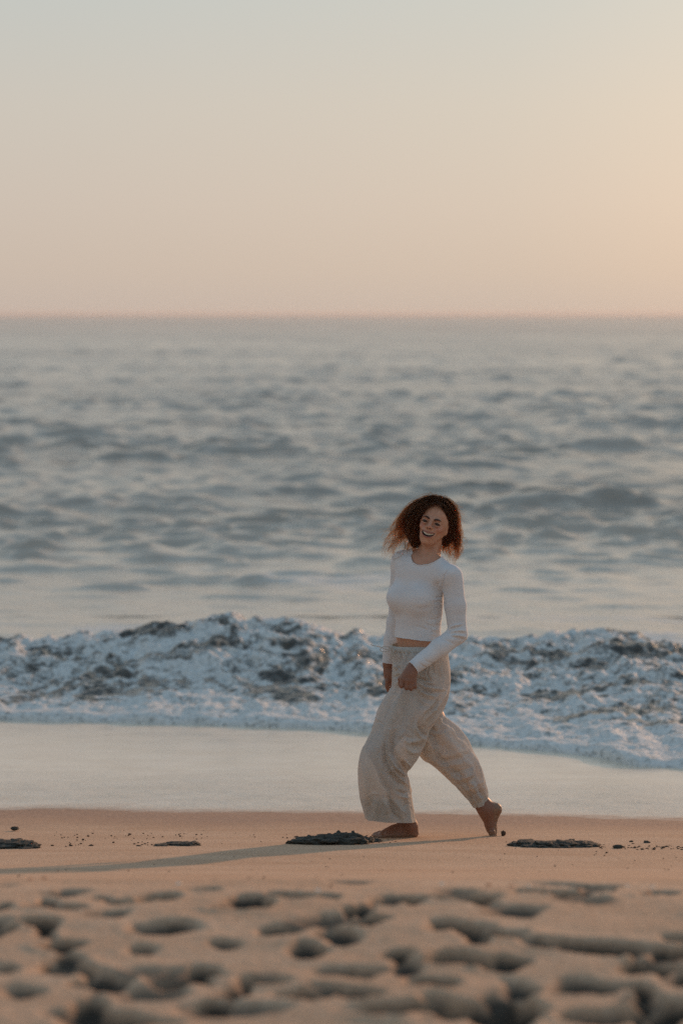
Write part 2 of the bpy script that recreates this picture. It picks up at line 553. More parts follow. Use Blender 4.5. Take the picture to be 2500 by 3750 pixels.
SEA_Y0 = 25.2
ysb = np.arange(13.2, SEA_Y0 + .001, .026)
xsb = axis_x(3.6, .018, 60, 1.14)
XB, YB = np.meshgrid(xsb, ysb)
ZB, FB = breaker(XB, YB)
DX, DY, DZ = sea_disp(XB, YB, .1)
bl = sstep(21.8, 23.2, YB)
XB2, YB2, ZB2 = XB + DX * bl, YB + DY * bl, np.where(bl > 0, ZB * (1 - bl) + (SL + DZ) * bl, ZB)
# loose streaks of old foam on the water behind the breaker
old = fbm2(XB * .55, YB * .85, 4, 161) - .05 + .3 * sstep(0, 3, XB)
FB = np.clip(FB + bl * (.34 + sstep(.05, .42, old) * .5 * (1 - sstep(24, 25, YB) * .6)), 0, 1)
keep = (YB2 > front_y(XB) - .12)


def foam_material(name):
    t = NT(name)
    co = t.coord()
    f = t.attr('foam')
    tex = t.noise(22, 5, .65, stretch=(1, .8, 1.2), dist=.8)
    cell = t.node('ShaderNodeTexVoronoi', {'Vector': co, 'Scale': 26.0}, feature='DISTANCE_TO_EDGE').outputs[0]
    f2 = t.math('ADD', f, t.maprange(tex, .3, .7, -.38, .38))
    f3 = t.maprange(f2, .38, .92)
    dist = t.node('ShaderNodeSeparateXYZ', {0: co}).outputs['Y']
    r1 = t.noise(2.6, 5, .62, stretch=(1, .9, 1), dist=.6)
    r2 = t.noise(14, 4, .6, stretch=(1, .8, 1), dist=.4)
    hh = t.math('ADD', t.math('MULTIPLY', r1, 1.0), t.math('MULTIPLY', r2, .22))
    wb = t.bump(hh, .34, .10)
    gust = t.noise(.035, 4, .6, stretch=(.35, 1, 1))
    rgh = t.math('ADD', t.maprange(dist, 40, 500, .12, .26), t.maprange(gust, .3, .7, -.05, .14))
    milk = t.mix(t.maprange(r1, .3, .7), srgb(194, 176, 152), srgb(208, 191, 168))
    w = t.principled(color=t.mix(t.attr('milky'), t.mix(t.maprange(r1, .3, .7), srgb(60, 56, 48), srgb(80, 73, 61)), milk), rough=rgh, normal=wb, ior=t.maprange(t.attr('milky'), 0, 1, 1.36, 1.95), spec=.5)
    fb = t.bump(t.math('ADD', tex, t.math('MULTIPLY', cell, .6)), .5, .025)
    fo = t.principled(color=t.mix(t.maprange(tex, .35, .65), srgb(190, 190, 184), srgb(220, 219, 213)), rough=.7, normal=fb, spec=.3)
    m = t.node('ShaderNodeMixShader', {0: f3, 1: w.outputs[0], 2: fo.outputs[0]})
    return t.finish(m.outputs[0])


M_WATER = foam_material('sea_water')
V = np.stack([XB2, YB2, ZB2], -1).reshape(-1, 3)
Fq = grid_faces(*XB.shape)
Fq = Fq[keep.reshape(-1)[Fq].any(1)]
surf = mesh_obj('breaking_wave', V, Fq, M_WATER)
add_attr(surf, 'foam', FB)
add_attr(surf, 'milky', np.maximum(bl, sstep(1.0, 1.6, (YB - front_y(XB)) / (crest_y(XB) - front_y(XB)))) * .80)
set_props(surf, 'broken wave of white foam rolling up the sand behind the walking woman', None, None, 'structure')

ys = [SEA_Y0]
while ys[-1] < 420: ys.append(ys[-1] * 1.0025)
r = 1.0025
while ys[-1] < 26000: r = min(r * 1.02, 1.12); ys.append(ys[-1] * r)
ys = np.array(ys)
us = np.concatenate([-np.geomspace(6, .52, 40), np.linspace(-.5, .5, 501), np.geomspace(.52, 6, 40)])
U, YS = np.meshgrid(us, ys)
XS = U * (8 + .42 * YS)
sp = np.maximum(np.gradient(ys)[:, None] * np.ones_like(U), (8 + .42 * YS) * np.gradient(us)[None, :] * .8)
DX, DY, DZ = sea_disp(XS, YS, sp)
ed = sstep(0, 1, (YS - SEA_Y0) / .4)
ed = np.where(np.abs(XS) < 8.5, 1, ed)
Vs = np.stack([XS + DX * ed, YS + DY * ed, SL + DZ * ed - .004 * (1 - ed)], -1).reshape(-1, 3)
Vs[:, 1] -= np.where(YS.ravel() < SEA_Y0 + .01, .12, 0)
sea = mesh_obj('sea', Vs, grid_faces(*XS.shape), M_WATER)
fo = fbm2(XS * .22, YS * .30, 4, 171)
add_attr(sea, 'foam', np.clip(.34 + sstep(.15, .55, fo) * .45, 0, 1) * (1 - sstep(25, 42, YS)))
add_attr(sea, 'milky', np.clip(.80 - .28 * sstep(26, 42, YS) + .10 * sstep(80, 200, YS) + .22 * fbm2(XS * .12, YS * .22, 3, 191), 0, 1))
set_props(sea, 'grey evening sea with small choppy waves out to the horizon', None, None, 'structure')

# ================================================================== SDF MODELLING
class Field:
    """signed distance field on a grid, meshed with surface nets"""
    def __init__(self, lo, hi, h):
        self.lo = np.array(lo, float); self.h = h
        self.n = np.ceil((np.array(hi) - self.lo) / h).astype(int) + 1
        self.f = np.full(self.n, .05, dtype=np.float32)
        self.ax = [self.lo[i] + h * np.arange(self.n[i]) for i in range(3)]

    def box(self, lo, hi, m):
        a = np.clip(np.floor((np.array(lo) - m - self.lo) / self.h).astype(int), 0, self.n - 1)
        b = np.clip(np.ceil((np.array(hi) + m - self.lo) / self.h).astype(int) + 1, 1, self.n)
        sl = tuple(slice(a[i], b[i]) for i in range(3))
        g = [self.ax[i][sl[i]] for i in range(3)]
        return sl, g[0][:, None, None], g[1][None, :, None], g[2][None, None, :]

    def blend(self, sl, d, k, sub=False):
        f = self.f[sl]
        if sub:
            d = -d
            hh = np.maximum(k - np.abs(f - d), 0) / k if k > 0 else 0
            self.f[sl] = np.maximum(f, d) + hh * hh * k * .25
        else:
            hh = np.maximum(k - np.abs(f - d), 0) / k if k > 0 else 0
            self.f[sl] = np.minimum(f, d) - hh * hh * k * .25

    def cap(self, a, b, ra, rb=None, k=.02, sub=False):
        rb = ra if rb is None else rb
        a, b = np.array(a, float), np.array(b, float)
        R = max(ra, rb)
        sl, x, y, z = self.box(np.minimum(a, b) - R, np.maximum(a, b) + R, k + 2 * self.h + .012)
        ab = b - a
        px, py, pz = x - a[0], y - a[1], z - a[2]
        t = np.clip((px * ab[0] + py * ab[1] + pz * ab[2]) / max(ab @ ab, 1e-9), 0, 1)
        d = np.sqrt((px - t * ab[0]) ** 2 + (py - t * ab[1]) ** 2 + (pz - t * ab[2]) ** 2) - (ra + (rb - ra) * t)
        self.blend(sl, d.astype(np.float32), k, sub)

    def ell(self, c, r, R=None, k=.02, sub=False):
        c, r = np.array(c, float), np.array(r, float)
        R = np.eye(3) if R is None else np.array(R)      # columns are the axes
        ext = np.sqrt(((R * r) ** 2).sum(1))
        sl, x, y, z = self.box(c - ext, c + ext, k + 2 * self.h + .012)
        px, py, pz = x - c[0], y - c[1], z - c[2]
        q = [R[0, i] * px + R[1, i] * py + R[2, i] * pz for i in range(3)]
        k0 = np.sqrt(sum((q[i] / r[i]) ** 2 for i in range(3)))
        k1 = np.sqrt(sum((q[i] / r[i] ** 2) ** 2 for i in range(3)))
        d = k0 * (k0 - 1) / np.maximum(k1, 1e-6)
        self.blend(sl, d.astype(np.float32), k, sub)

    def chain(self, pts, rs, k=.02):
        for i in range(len(pts) - 1): self.cap(pts[i], pts[i + 1], rs[i], rs[i + 1], k)

    def plane_cut(self, p, nrm, k=.002):
        """remove what lies on the side nrm points to"""
        x, y, z = self.ax[0][:, None, None], self.ax[1][None, :, None], self.ax[2][None, None, :]
        d = (x - p[0]) * nrm[0] + (y - p[1]) * nrm[1] + (z - p[2]) * nrm[2]
        self.f = np.maximum(self.f, d.astype(np.float32))

    def mesh(self):
        f = self.f
        s = f < 0
        nx, ny, nz = f.shape
        cnt = np.zeros((nx - 1, ny - 1, nz - 1), np.uint8)
        for a in (0, 1):
            for b in (0, 1):
                for c in (0, 1):
                    cnt += s[a:nx - 1 + a, b:ny - 1 + b, c:nz - 1 + c]
        act = (cnt > 0) & (cnt < 8)
        I = np.argwhere(act)
        idx = np.full(act.shape, -1, np.int32)
        idx[act] = np.arange(len(I))
        acc = np.zeros((len(I), 3)); num = np.zeros(len(I))
        corners = [(a, b, c) for a in (0, 1) for b in (0, 1) for c in (0, 1)]
        val = {c: f[I[:, 0] + c[0], I[:, 1] + c[1], I[:, 2] + c[2]] for c in corners}
        for c in corners:
            for ax in range(3):
                if c[ax] == 0:
                    d = list(c); d[ax] = 1; d = tuple(d)
                    v0, v1 = val[c], val[d]
                    m = (v0 < 0) != (v1 < 0)
                    t = v0[m] / (v0[m] - v1[m])
                    p = np.array(c, float)[None] + np.zeros((m.sum(), 3)); p[:, ax] += t
                    acc[m] += p; num[m] += 1
        V = self.lo + self.h * (I + acc / num[:, None])
        Fs = []
        for ax in range(3):
            o = [i for i in range(3) if i != ax]
            sl0 = [slice(None)] * 3; sl1 = [slice(None)] * 3
            sl0[ax] = slice(0, -1); sl1[ax] = slice(1, None)
            for q in o: sl0[q] = slice(1, -1); sl1[q] = slice(1, -1)
            e = s[tuple(sl0)] != s[tuple(sl1)]
            E = np.argwhere(e)
            ins = s[tuple(sl0)][e]
            for q in o: E[:, q] += 1

            def cell(da, db):
                c = E.copy(); c[:, o[0]] -= da; c[:, o[1]] -= db
                return idx[c[:, 0], c[:, 1], c[:, 2]]
            quad = np.stack([cell(1, 1), cell(0, 1), cell(0, 0), cell(1, 0)], -1)
            flip = ins if ax != 1 else ~ins
            quad[~flip] = quad[~flip][:, ::-1]
            Fs.append(quad)
        Fq = np.concatenate(Fs)
        return V, Fq[(Fq >= 0).all(1)]


def relax(V, F, it=2, lam=.5):
    n = len(V)
    E = np.concatenate([F[:, [i, (i + 1) % 4]] for i in range(4)])
    a = np.concatenate([E[:, 0], E[:, 1]]); b = np.concatenate([E[:, 1], E[:, 0]])
    deg = np.bincount(a, minlength=n)[:, None]
    V = V.copy()
    for _ in range(it):
        for l in (lam, -lam * .96):
            s = np.stack([np.bincount(a, weights=V[b, j], minlength=n) for j in range(3)], 1)
            V += l * (s / np.maximum(deg, 1) - V)
    return V


def vnormals(V, F):
    nf = np.cross(V[F[:, 2]] - V[F[:, 0]], V[F[:, 3]] - V[F[:, 1]])
    N = np.zeros_like(V)
    for j in range(F.shape[1]):
        for c in range(3): N[:, c] += np.bincount(F[:, j], weights=nf[:, c], minlength=len(V))
    return N / np.maximum(np.linalg.norm(N, axis=1), 1e-12)[:, None]


def stroke(V, N, pts, width, amp, face_cam=True, taper=True, Y=None):
    """press (amp<0) or raise a fold along a line given in photo places; only the side toward the camera"""
    px, py = project(V)
    pts = np.array(pts, float)
    best = np.full(len(V), 1e9); tb = np.zeros(len(V))
    seg = np.linalg.norm(np.diff(pts, axis=0), axis=1); cum = np.concatenate([[0], np.cumsum(seg)]) / seg.sum()
    for i in range(len(pts) - 1):
        a, b = pts[i], pts[i + 1]; ab = b - a
        t = np.clip(((px - a[0]) * ab[0] + (py - a[1]) * ab[1]) / (ab @ ab), 0, 1)
        d = np.hypot(px - a[0] - t * ab[0], py - a[1] - t * ab[1])
        m = d < best
        best[m] = d[m]; tb[m] = (cum[i] + t * (cum[i + 1] - cum[i]))[m]
    w = np.exp(-(best / width) ** 2)
    if taper: w = w * np.sin(np.clip(tb, .0, 1) * math.pi * .86 + .22)
    if face_cam: w = w * np.clip(-N[:, 1] * 2.2, 0, 1)
    V += N * (w * amp)[:, None]


# ================================================================== THE WALKING WOMAN
PY = 11.5


def Q(px, py, d=0.0): return P(px, py, PY + d)


YAW = math.radians(43)
S_AX = np.array([math.cos(YAW), -math.sin(YAW), 0])     # toward her left side
F_AX = np.array([-math.sin(YAW), -math.cos(YAW), 0])    # where the chest faces
Z_AX = np.array([0, 0, 1.0])
LEAN = math.radians(-3)
TR = np.stack([S_AX, F_AX, Z_AX], 1)


def tors(c, s=0, f=0, z=0): return np.array(c) + S_AX * s + F_AX * f + Z_AX * z


# head frame: x to the photo's right, y away from the face's front, z up the head
def rotm(ax, a): return np.array(Matrix.Rotation(a, 3, ax))


HR = rotm('Y', math.radians(15.5)) @ rotm('Z', math.radians(-14)) @ rotm('X', math.radians(-6))
HCN = Q(1589, 1917, .0)


def H(x, y, z): return HCN + HR @ np.array([x, y, z])


# ---- key joints
SH_L, EL_L, WR_L = Q(1653, 2110, -.09), Q(1674, 2322, -.11), Q(1508, 2449, -.205)
SH_R, EL_R, WR_R = Q(1467, 2056, .11), Q(1448, 2280, .17), Q(1421, 2432, .17)
CH = Q(1531, 2165, .01)


def build_torso(F, off=0.0, arms=True, k=.03):
    F.ell(tors(CH, z=-.02), (.128 + off, .092 + off, .185), TR, k)
    F.ell(Q(1530, 2085, .01), (.118 + off, .070 + off, .085), TR, k)
    F.cap(SH_R + [.02, 0, -.004], SH_L + [-.02, 0, -.004], .043 + off, .046 + off, k)
    F.cap(Q(1565, 2030, .02), SH_R + [.015, 0, .008], .036 + off, .032 + off, .03)
    F.cap(Q(1572, 2036, .0), SH_L + [-.025, 0, .012], .036 + off, .036 + off, .03)
    F.ell(tors(CH, -.056, .070, -.033), (.058 + off, .052 + off, .064), TR, .045)
    F.ell(tors(CH, .056, .064, -.036), (.062 + off, .050 + off, .066), TR, .05)
    F.ell(Q(1529, 2330, .01), (.112 + off, .088 + off, .15), TR, k)
    F.ell(Q(1534, 2415, .01), (.124 + off, .095 + off, .10), TR, k)


bl = Field((.0, 11.0, .27), (.85, 12.0, 2.05), .003)
# legs and pelvis
bl.ell(Q(1538, 2465, .01), (.132, .100, .11), TR, .03)
HIP_L, KN_L, AN_L = Q(1556, 2510, -.045), Q(1385, 2742, -.09), Q(1489, 3004, -.03)
HIP_R, KN_R, AN_R = Q(1540, 2520, .06), Q(1632, 2760, .09), Q(1768, 2948, .06)
bl.chain([HIP_L, HIP_L * .5 + KN_L * .5, KN_L], [.078, .070, .052], .03)
bl.chain([KN_L, KN_L * .62 + AN_L * .38 + [.012, 0, 0], AN_L], [.054, .054, .036], .03)
bl.chain([HIP_R, HIP_R * .5 + KN_R * .5, KN_R], [.068, .054, .046], .03)
bl.chain([KN_R, KN_R * .62 + AN_R * .38 + [.012, 0, .01], AN_R], [.047, .048, .036], .03)
build_torso(bl)
# front foot, flat on the sand, toes to the photo's left
fz = .337
FT = lambda px, dy, z: np.array([Q(px, 3050, 0)[0], PY - .03 + dy, fz + z])
bl.cap(AN_L, FT(1497, 0, .062), .037, .036, .02)
bl.cap(FT(1503, 0, .05), FT(1511, 0, .028), .032, .027, .02)
bl.cap(FT(1495, .0, .055), FT(1440, -.004, .036), .034, .025, .02)
bl.cap(FT(1505, -.012, .02), FT(1420, -.028, .018), .020, .018, .02)
bl.cap(FT(1505, .012, .024), FT(1415, .025, .022), .020, .020, .02)
bl.cap(FT(1440, .004, .034), FT(1402, .0, .020), .024, .017, .02)
for j, (dy, L, r) in enumerate([(.034, 1372, .0115), (.014, 1370, .0085), (.0, 1375, .008), (-.014, 1381, .0075), (-.028, 1389, .007)]):
    bl.chain([FT(1408, dy, .014), FT((1408 + L) / 2, dy, .015), FT(L, dy, .008)], [r * 1.3, r, r], .008)
# rear foot, pushing off on its toes
bl.cap(AN_R, Q(1783, 2974, .055), .037, .035, .02)
bl.cap(Q(1785, 2962, .055), Q(1812, 2963, .055), .036, .029, .022)
bl.cap(Q(1812, 2966, .055), Q(1806, 2996, .055), .027, .022, .02)
bl.cap(Q(1780, 2972, .05), Q(1797, 3030, .045), .034, .023, .02)
bl.cap(Q(1782, 2980, .07), Q(1801, 3040, .075), .026, .020, .02)
bl.cap(Q(1797, 3025, .05), Q(1805, 3056, .045), .024, .018, .02)
for j in range(5):
    dy = .015 + .018 * j
    bl.chain([Q(1802, 3046, dy), Q(1805, 3062, dy), Q(1797, 3073, dy)], [.013, .010, .008], .008)
# neck, arms
bl.cap(Q(1580, 1965, .035), Q(1569, 2050, .03), .050, .054, .02)
bl.cap(Q(1556, 1975, .0), Q(1560, 2048, -.035), .018, .012, .02)
bl.cap(Q(1601, 1985, .01), Q(1570, 2048, -.045), .016, .012, .02)
bl.chain([SH_L, SH_L * .5 + EL_L * .5 + [.006, 0, 0], EL_L], [.046, .042, .036], .025)
bl.chain([EL_L, EL_L * .68 + WR_L * .32, WR_L], [.035, .037, .025], .02)
bl.chain([SH_R, SH_R * .5 + EL_R * .5, EL_R], [.043, .038, .034], .025)
bl.chain([EL_R, EL_R * .68 + WR_R * .32, WR_R], [.034, .035, .025], .02)
# near hand: back toward the camera, fingers curled over the bunched linen
K = [Q(1474, 2486, -.232), Q(1489, 2492, -.243), Q(1504, 2494, -.240), Q(1516, 2490, -.228)]
for i, kn in enumerate(K):
    bl.cap(WR_L * .75 + kn * .25 + [0, 0, 0], kn, .019, .0125, .014)
bl.cap(WR_L, Q(1497, 2468, -.222), .025, .024, .016)
tipz = [2511, 2518, 2520, 2513]
for i, kn in enumerate(K):
    x0 = [1469, 1487, 1503, 1517][i]
    p1 = Q(x0, tipz[i], -.250 + .006 * abs(i - 1.5))
    p2 = Q(x0 + 1, tipz[i] + 3, -.222)
    p3 = Q(x0 + 2, tipz[i] - 9, -.205)
    bl.chain([kn, p1, p2, p3], [.0115, .0105, .0092, .0080], .0035)
bl.chain([Q(1487, 2462, -.215), Q(1466, 2488, -.215), Q(1464, 2508, -.212)], [.015, .012, .009], .008)
# far hand hanging by the hip
bl.cap(WR_R, Q(1423, 2470, .165), .023, .025, .016)
bl.cap(Q(1423, 2460, .165), Q(1422, 2492, .150), .022, .017, .012)
bl.cap(Q(1426, 2460, .165), Q(1431, 2490, .180), .022, .016, .012)
for i, (x, y, x2, y2, dy) in enumerate([(1418, 2494, 1421, 2530, .142), (1425, 2496, 1429, 2516, .156), (1430, 2496, 1437, 2512, .170), (1434, 2492, 1441, 2506, .184)]):
    bl.chain([Q(x, y, dy), Q(x * .6 + x2 * .4 - 2, y * .45 + y2 * .55, dy), Q(x2, y2, dy + .005)], [.0115, .0105, .008], .004)
bl.chain([Q(1432, 2462, .15), Q(1441, 2484, .135), Q(1440, 2504, .13)], [.014, .011, .008], .008)
# navel
bl.ell(Q(1456, 2357, -.045), (.006, .02, .008), None, .006, True)
bv, bf = bl.mesh(); del bl
# ---- head at a finer grid, welded into the same body below the jaw
hd = Field(HCN - [.125, .14, .19], HCN + [.125, .14, .15], .002)


def hell(x, y, z, rx, ry, rz, k=.012, sub=False, R=None):
    hd.ell(H(x, y, z), (rx, ry, rz), HR if R is None else HR @ R, k, sub)


def hcap(a, b, ra, rb, k=.01, sub=False): hd.cap(H(*a), H(*b), ra, rb, k, sub)


hell(0, .022, .038, .070, .090, .080)
hell(0, -.022, .026, .058, .061, .058, .02)
hell(0, -.022, -.034, .048, .063, .064, .02)
hell(0, -.040, -.068, .034, .047, .038, .02)
hell(0, -.065, -.096, .015, .019, .014, .02)            # chin
hcap((-.043, .005, -.044), (-.015, -.052, -.089), .016, .014, .02)
hcap((.043, .005, -.044), (.015, -.052, -.089), .016, .014, .02)
for s_ in (-1, 1):
    hell(s_ * .048, -.002, -.004, .017, .046, .036, .02)     # side of the face
    hell(s_ * .034, -.061, -.027, .020, .020, .016, .016)    # smiling cheeks
    hell(s_ * .028, -.083, .0180, .020, .009, .006, .012)    # brow
    hell(s_ * .0315, -.099, -.0015, .018, .016, .0115, .014, True)
    hell(s_ * .0315, -.0735, -.0015, .0165, .0150, .0135, .004)   # lids over the eyeball
    hell(s_ * .0315, -.0885, -.0028, .0135, .009, .0046, .0015, True)  # slit between the lids
    hell(s_ * .0315, -.0865, -.0125, .013, .005, .0035, .004)    # raised lower lid of the smile
hcap((0, -.082, .012), (0, -.101, -.022), .0070, .0090, .012)
hell(0, -.101, -.0255, .0100, .010, .0085, .008)
for s_ in (-1, 1):
    hell(s_ * .0130, -.091, -.0275, .0075, .009, .0065, .006)
    hell(s_ * .0060, -.100, -.0335, .0030, .005, .0030, .002, True)
hell(0, -.076, -.056, .034, .017, .024, .016)            # muzzle
# open laughing mouth: a crescent under the upper lip
UP = lambda u: -.0545 + 8.0 * u * u
LOW = lambda u: -.0505 - .0205 * math.sqrt(max(0.0, 1 - (u / .0310) ** 2))
MY = lambda u: -.0920 + 14 * u * u
xs_ = np.linspace(-.0298, .0298, 13)
for i in range(12):
    u0, u1 = xs_[i], xs_[i + 1]
    hcap((u0, MY(u0), UP(u0) + .0028), (u1, MY(u1), UP(u1) + .0028), .0040 - 25 * abs(u0) ** 2.6, .0040 - 25 * abs(u1) ** 2.6, .003)
    hcap((u0, MY(u0) + .002, LOW(u0) - .0022), (u1, MY(u1) + .002, LOW(u1) - .0022), .0046 - 35 * abs(u0) ** 2.6, .0046 - 35 * abs(u1) ** 2.6, .003)
sl, gx_, gy_, gz_ = hd.box(H(0, -.09, -.06) - .04, H(0, -.09, -.06) + .04, .004)
q_ = [HR[0, i] * (gx_ - HCN[0]) + HR[1, i] * (gy_ - HCN[1]) + HR[2, i] * (gz_ - HCN[2]) for i in range(3)]
e_ = (np.sqrt((q_[0] / .0306) ** 2 + ((q_[2] + .0505) / .0205) ** 2) - 1) * .018
d_ = np.maximum(np.maximum(e_, q_[2] - (-.0545 + 8.0 * q_[0] ** 2)), q_[1] + .070)
hd.blend(sl, d_.astype(np.float32), .002, True)
for s_ in (-1, 1):
    hcap((s_ * .020, -.101, -.032), (s_ * .036, -.086, -.052), .0035, .003, .007, True)   # fold of the smile
    hell(s_ * .0665, .012, -.010, .008, .017, .029, .010)      # ear
    hell(s_ * .0745, .006, -.008, .004, .008, .015, .004, True)
hd.cap(Q(1580, 1968, .035), Q(1573, 2040, .03), .050, .053, .024)
hd.cap(Q(1556, 1975, .0), Q(1560, 2048, -.035), .018, .012, .02)
hd.cap(Q(1601, 1985, .01), Q(1570, 2048, -.045), .016, .012, .02)
hv_, hf_ = hd.mesh()
# keep the fine head above the neck cut and the coarse body below it, overlapping by a few millimetres
NECK = Q(1578, 2000, .03); NN = np.array([.12, .0, 1.0]); NN /= np.linalg.norm(NN)
side_h = (hv_ - NECK) @ NN
side_b = (bv - NECK) @ NN
hf_ = hf_[(side_h[hf_] > -.004).all(1)]
bf = bf[(side_b[bf] < .002).all(1)]
bv = relax(bv, bf, 3); hv_ = relax(hv_, hf_, 2, .4)
BV = np.concatenate([bv, hv_]); BF = np.concatenate([bf, hf_ + len(bv)])
used = np.unique(BF); remap = np.full(len(BV), -1); remap[used] = np.arange(len(used))
BV, BF = BV[used], remap[BF]
loc = (BV - HCN) @ HR        # head-local coordinates

lipm = np.zeros(len(BV)); dark = np.zeros(len(BV)); flush = np.zeros(len(BV)); sandy = np.zeros(len(BV))
x, y, z = loc.T


def ring(cx, cz, rx, rz): return np.sqrt(((x - cx) / rx) ** 2 + ((z - cz) / rz) ** 2)


fm = (y < -.066) & (np.abs(z) < .12)
UPv = -.0545 + 8.0 * x * x
LOWv = -.0505 - .0205 * np.sqrt(np.clip(1 - (x / .0310) ** 2, 0, 1))
taper = np.clip(1 - (np.abs(x) / .0320) ** 3, 0, 1)
lipm = np.where(fm & (z < UPv + .0072 * taper + .0006) & (z > LOWv - .0078 * taper) & (np.abs(x) < .0320), 1.0, 0)
dark = np.where(fm & (z < UPv) & (z > LOWv) & (np.abs(x) < .0315) & (y > MY(x) + .0035), 1.0, 0)
dark = np.maximum(dark, np.where((np.abs(np.abs(x) - .006) < .0032) & (np.abs(z + .0335) < .003) & (y < -.088), .9, 0))
flush = np.where(y < -.02, np.exp(-(((np.abs(x) - .042) / .018) ** 2 + ((z + .025) / .018) ** 2)), 0) + np.where(y < -.09, .7 * np.exp(-((x / .012) ** 2 + ((z + .022) / .012) ** 2)), 0)
sandy = np.where((BV[:, 2] < .40) & (BV[:, 0] < .9), np.clip(1.2 - (BV[:, 2] - .335) / .03, 0, 1), 0)
rf = (BV[:, 0] > .62) & (BV[:, 2] < .56)
ppx, ppy = project(BV)
sandy = np.maximum(sandy, np.where(rf, sstep(1803, 1812, ppx + 6 * noise2(BV[:, 2] * 60, BV[:, 1] * 60, 5)) * .9, 0))
dist_l, dist_r = np.linalg.norm(BV - (WR_L * .3 + K[1] * .7), axis=1), np.linalg.norm(BV - Q(1424, 2470, .16), axis=1)
tanm = np.clip(np.maximum.reduce([sstep(.62, .50, BV[:, 2]), sstep(.17, .12, dist_l), sstep(.16, .12, dist_r)]), 0, 1) * .85
rough_sole = sandy * .0022 * noise3(BV[:, 0] * 160, BV[:, 1] * 160, BV[:, 2] * 160, 4)
BV = BV + vnormals(BV, BF) * rough_sole[:, None]

t = NT('skin')
n1 = t.noise(60, 4, .6)
base = t.mix(t.maprange(n1, .3, .7), srgb(172, 128, 104), srgb(186, 142, 117))
oz = t.node('ShaderNodeSeparateXYZ', {0: t.coord()}).outputs['Z']
base = t.mix(t.attr('tan'), base, srgb(116, 76, 58))        # browner hands and feet
c = t.mix(t.math('MULTIPLY', t.attr('flush'), .45), base, srgb(176, 104, 88))
c = t.mix(t.attr('lip'), c, srgb(150, 94, 82))
sn = t.noise(420, 3, .7)
c = t.mix(t.math('MULTIPLY', t.attr('sandy'), t.maprange(sn, .42, .55)), c, t.mix(t.maprange(t.noise(900, 2), .35, .65), srgb(70, 58, 48), srgb(170, 138, 108)))
c = t.mix(t.attr('dark'), c, srgb(46, 20, 18))
pr = t.principled(color=c, rough=.52, sss=.12, spec=.4, normal=t.bump(t.noise(700, 2), .15, .002))
pr.inputs['Subsurface Radius'].default_value = (.012, .004, .002)
pr.inputs['Subsurface Scale'].default_value = .6
M_SKIN = t.finish(pr.outputs[0])

woman = bpy.data.objects.new('person', None)
woman.location = (Q(1560, 3050)[0], PY, .337)
COL.objects.link(woman)
set_props(woman, 'laughing barefoot woman with windblown brown hair, white crop top and linen trousers', 'person')
ORG = np.array(woman.location)


def pobj(name, v, f, mat, parent=woman, smooth=True):
    """a part of the woman; its vertices are given in world places"""
    o = mesh_obj(name, np.asarray(v, float) - ORG, f, mat, parent, smooth)
    return o


body = pobj('body', BV, BF, M_SKIN)
for nme, a in (('lip', lipm), ('dark', dark), ('flush', np.clip(flush, 0, 1)), ('sandy', sandy), ('tan', tanm)): add_attr(body, nme, a)


def uvsphere(c, r, nu=20, nv=14, R=None):
    R = np.eye(3) if R is None else R
    r = np.ones(3) * r
    th = np.linspace(.001, math.pi - .001, nv)[:, None]; ph = np.linspace(0, 2 * math.pi, nu, endpoint=False)[None]
    p = np.stack([np.sin(th) * np.cos(ph), np.sin(th) * np.sin(ph), np.cos(th) * np.ones_like(ph)], -1) * r
    return (p.reshape(-1, 3) @ R.T) + c, grid_faces(nv, nu, True)


def simple(name, col, rough=.5, **kw):
    t = NT(name)
    n = t.noise(90, 3)
    a = np.array(col[:3])
    return t.finish(t.principled(color=t.mix(t.maprange(n, .3, .7), (*(a * .85), 1), (*np.minimum(a * 1.12, 1), 1)), rough=rough, **kw).outputs[0])


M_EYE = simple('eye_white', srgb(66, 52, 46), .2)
M_IRIS = simple('iris_brown', srgb(26, 17, 13), .15)
M_TEETH = simple('tooth_enamel', srgb(206, 194, 176), .3)
M_BROW = simple('brow_hair', srgb(46, 30, 23), .8)


def face_y(u, w):
    """front surface of the face at head-local x, z"""
    for v in np.arange(-.125, -.02, .0008):
        p = H(u, v, w); g = np.round((p - hd.lo) / hd.h).astype(int)
        if hd.f[g[0], g[1], g[2]] < 0.0008: return v
    return -.08


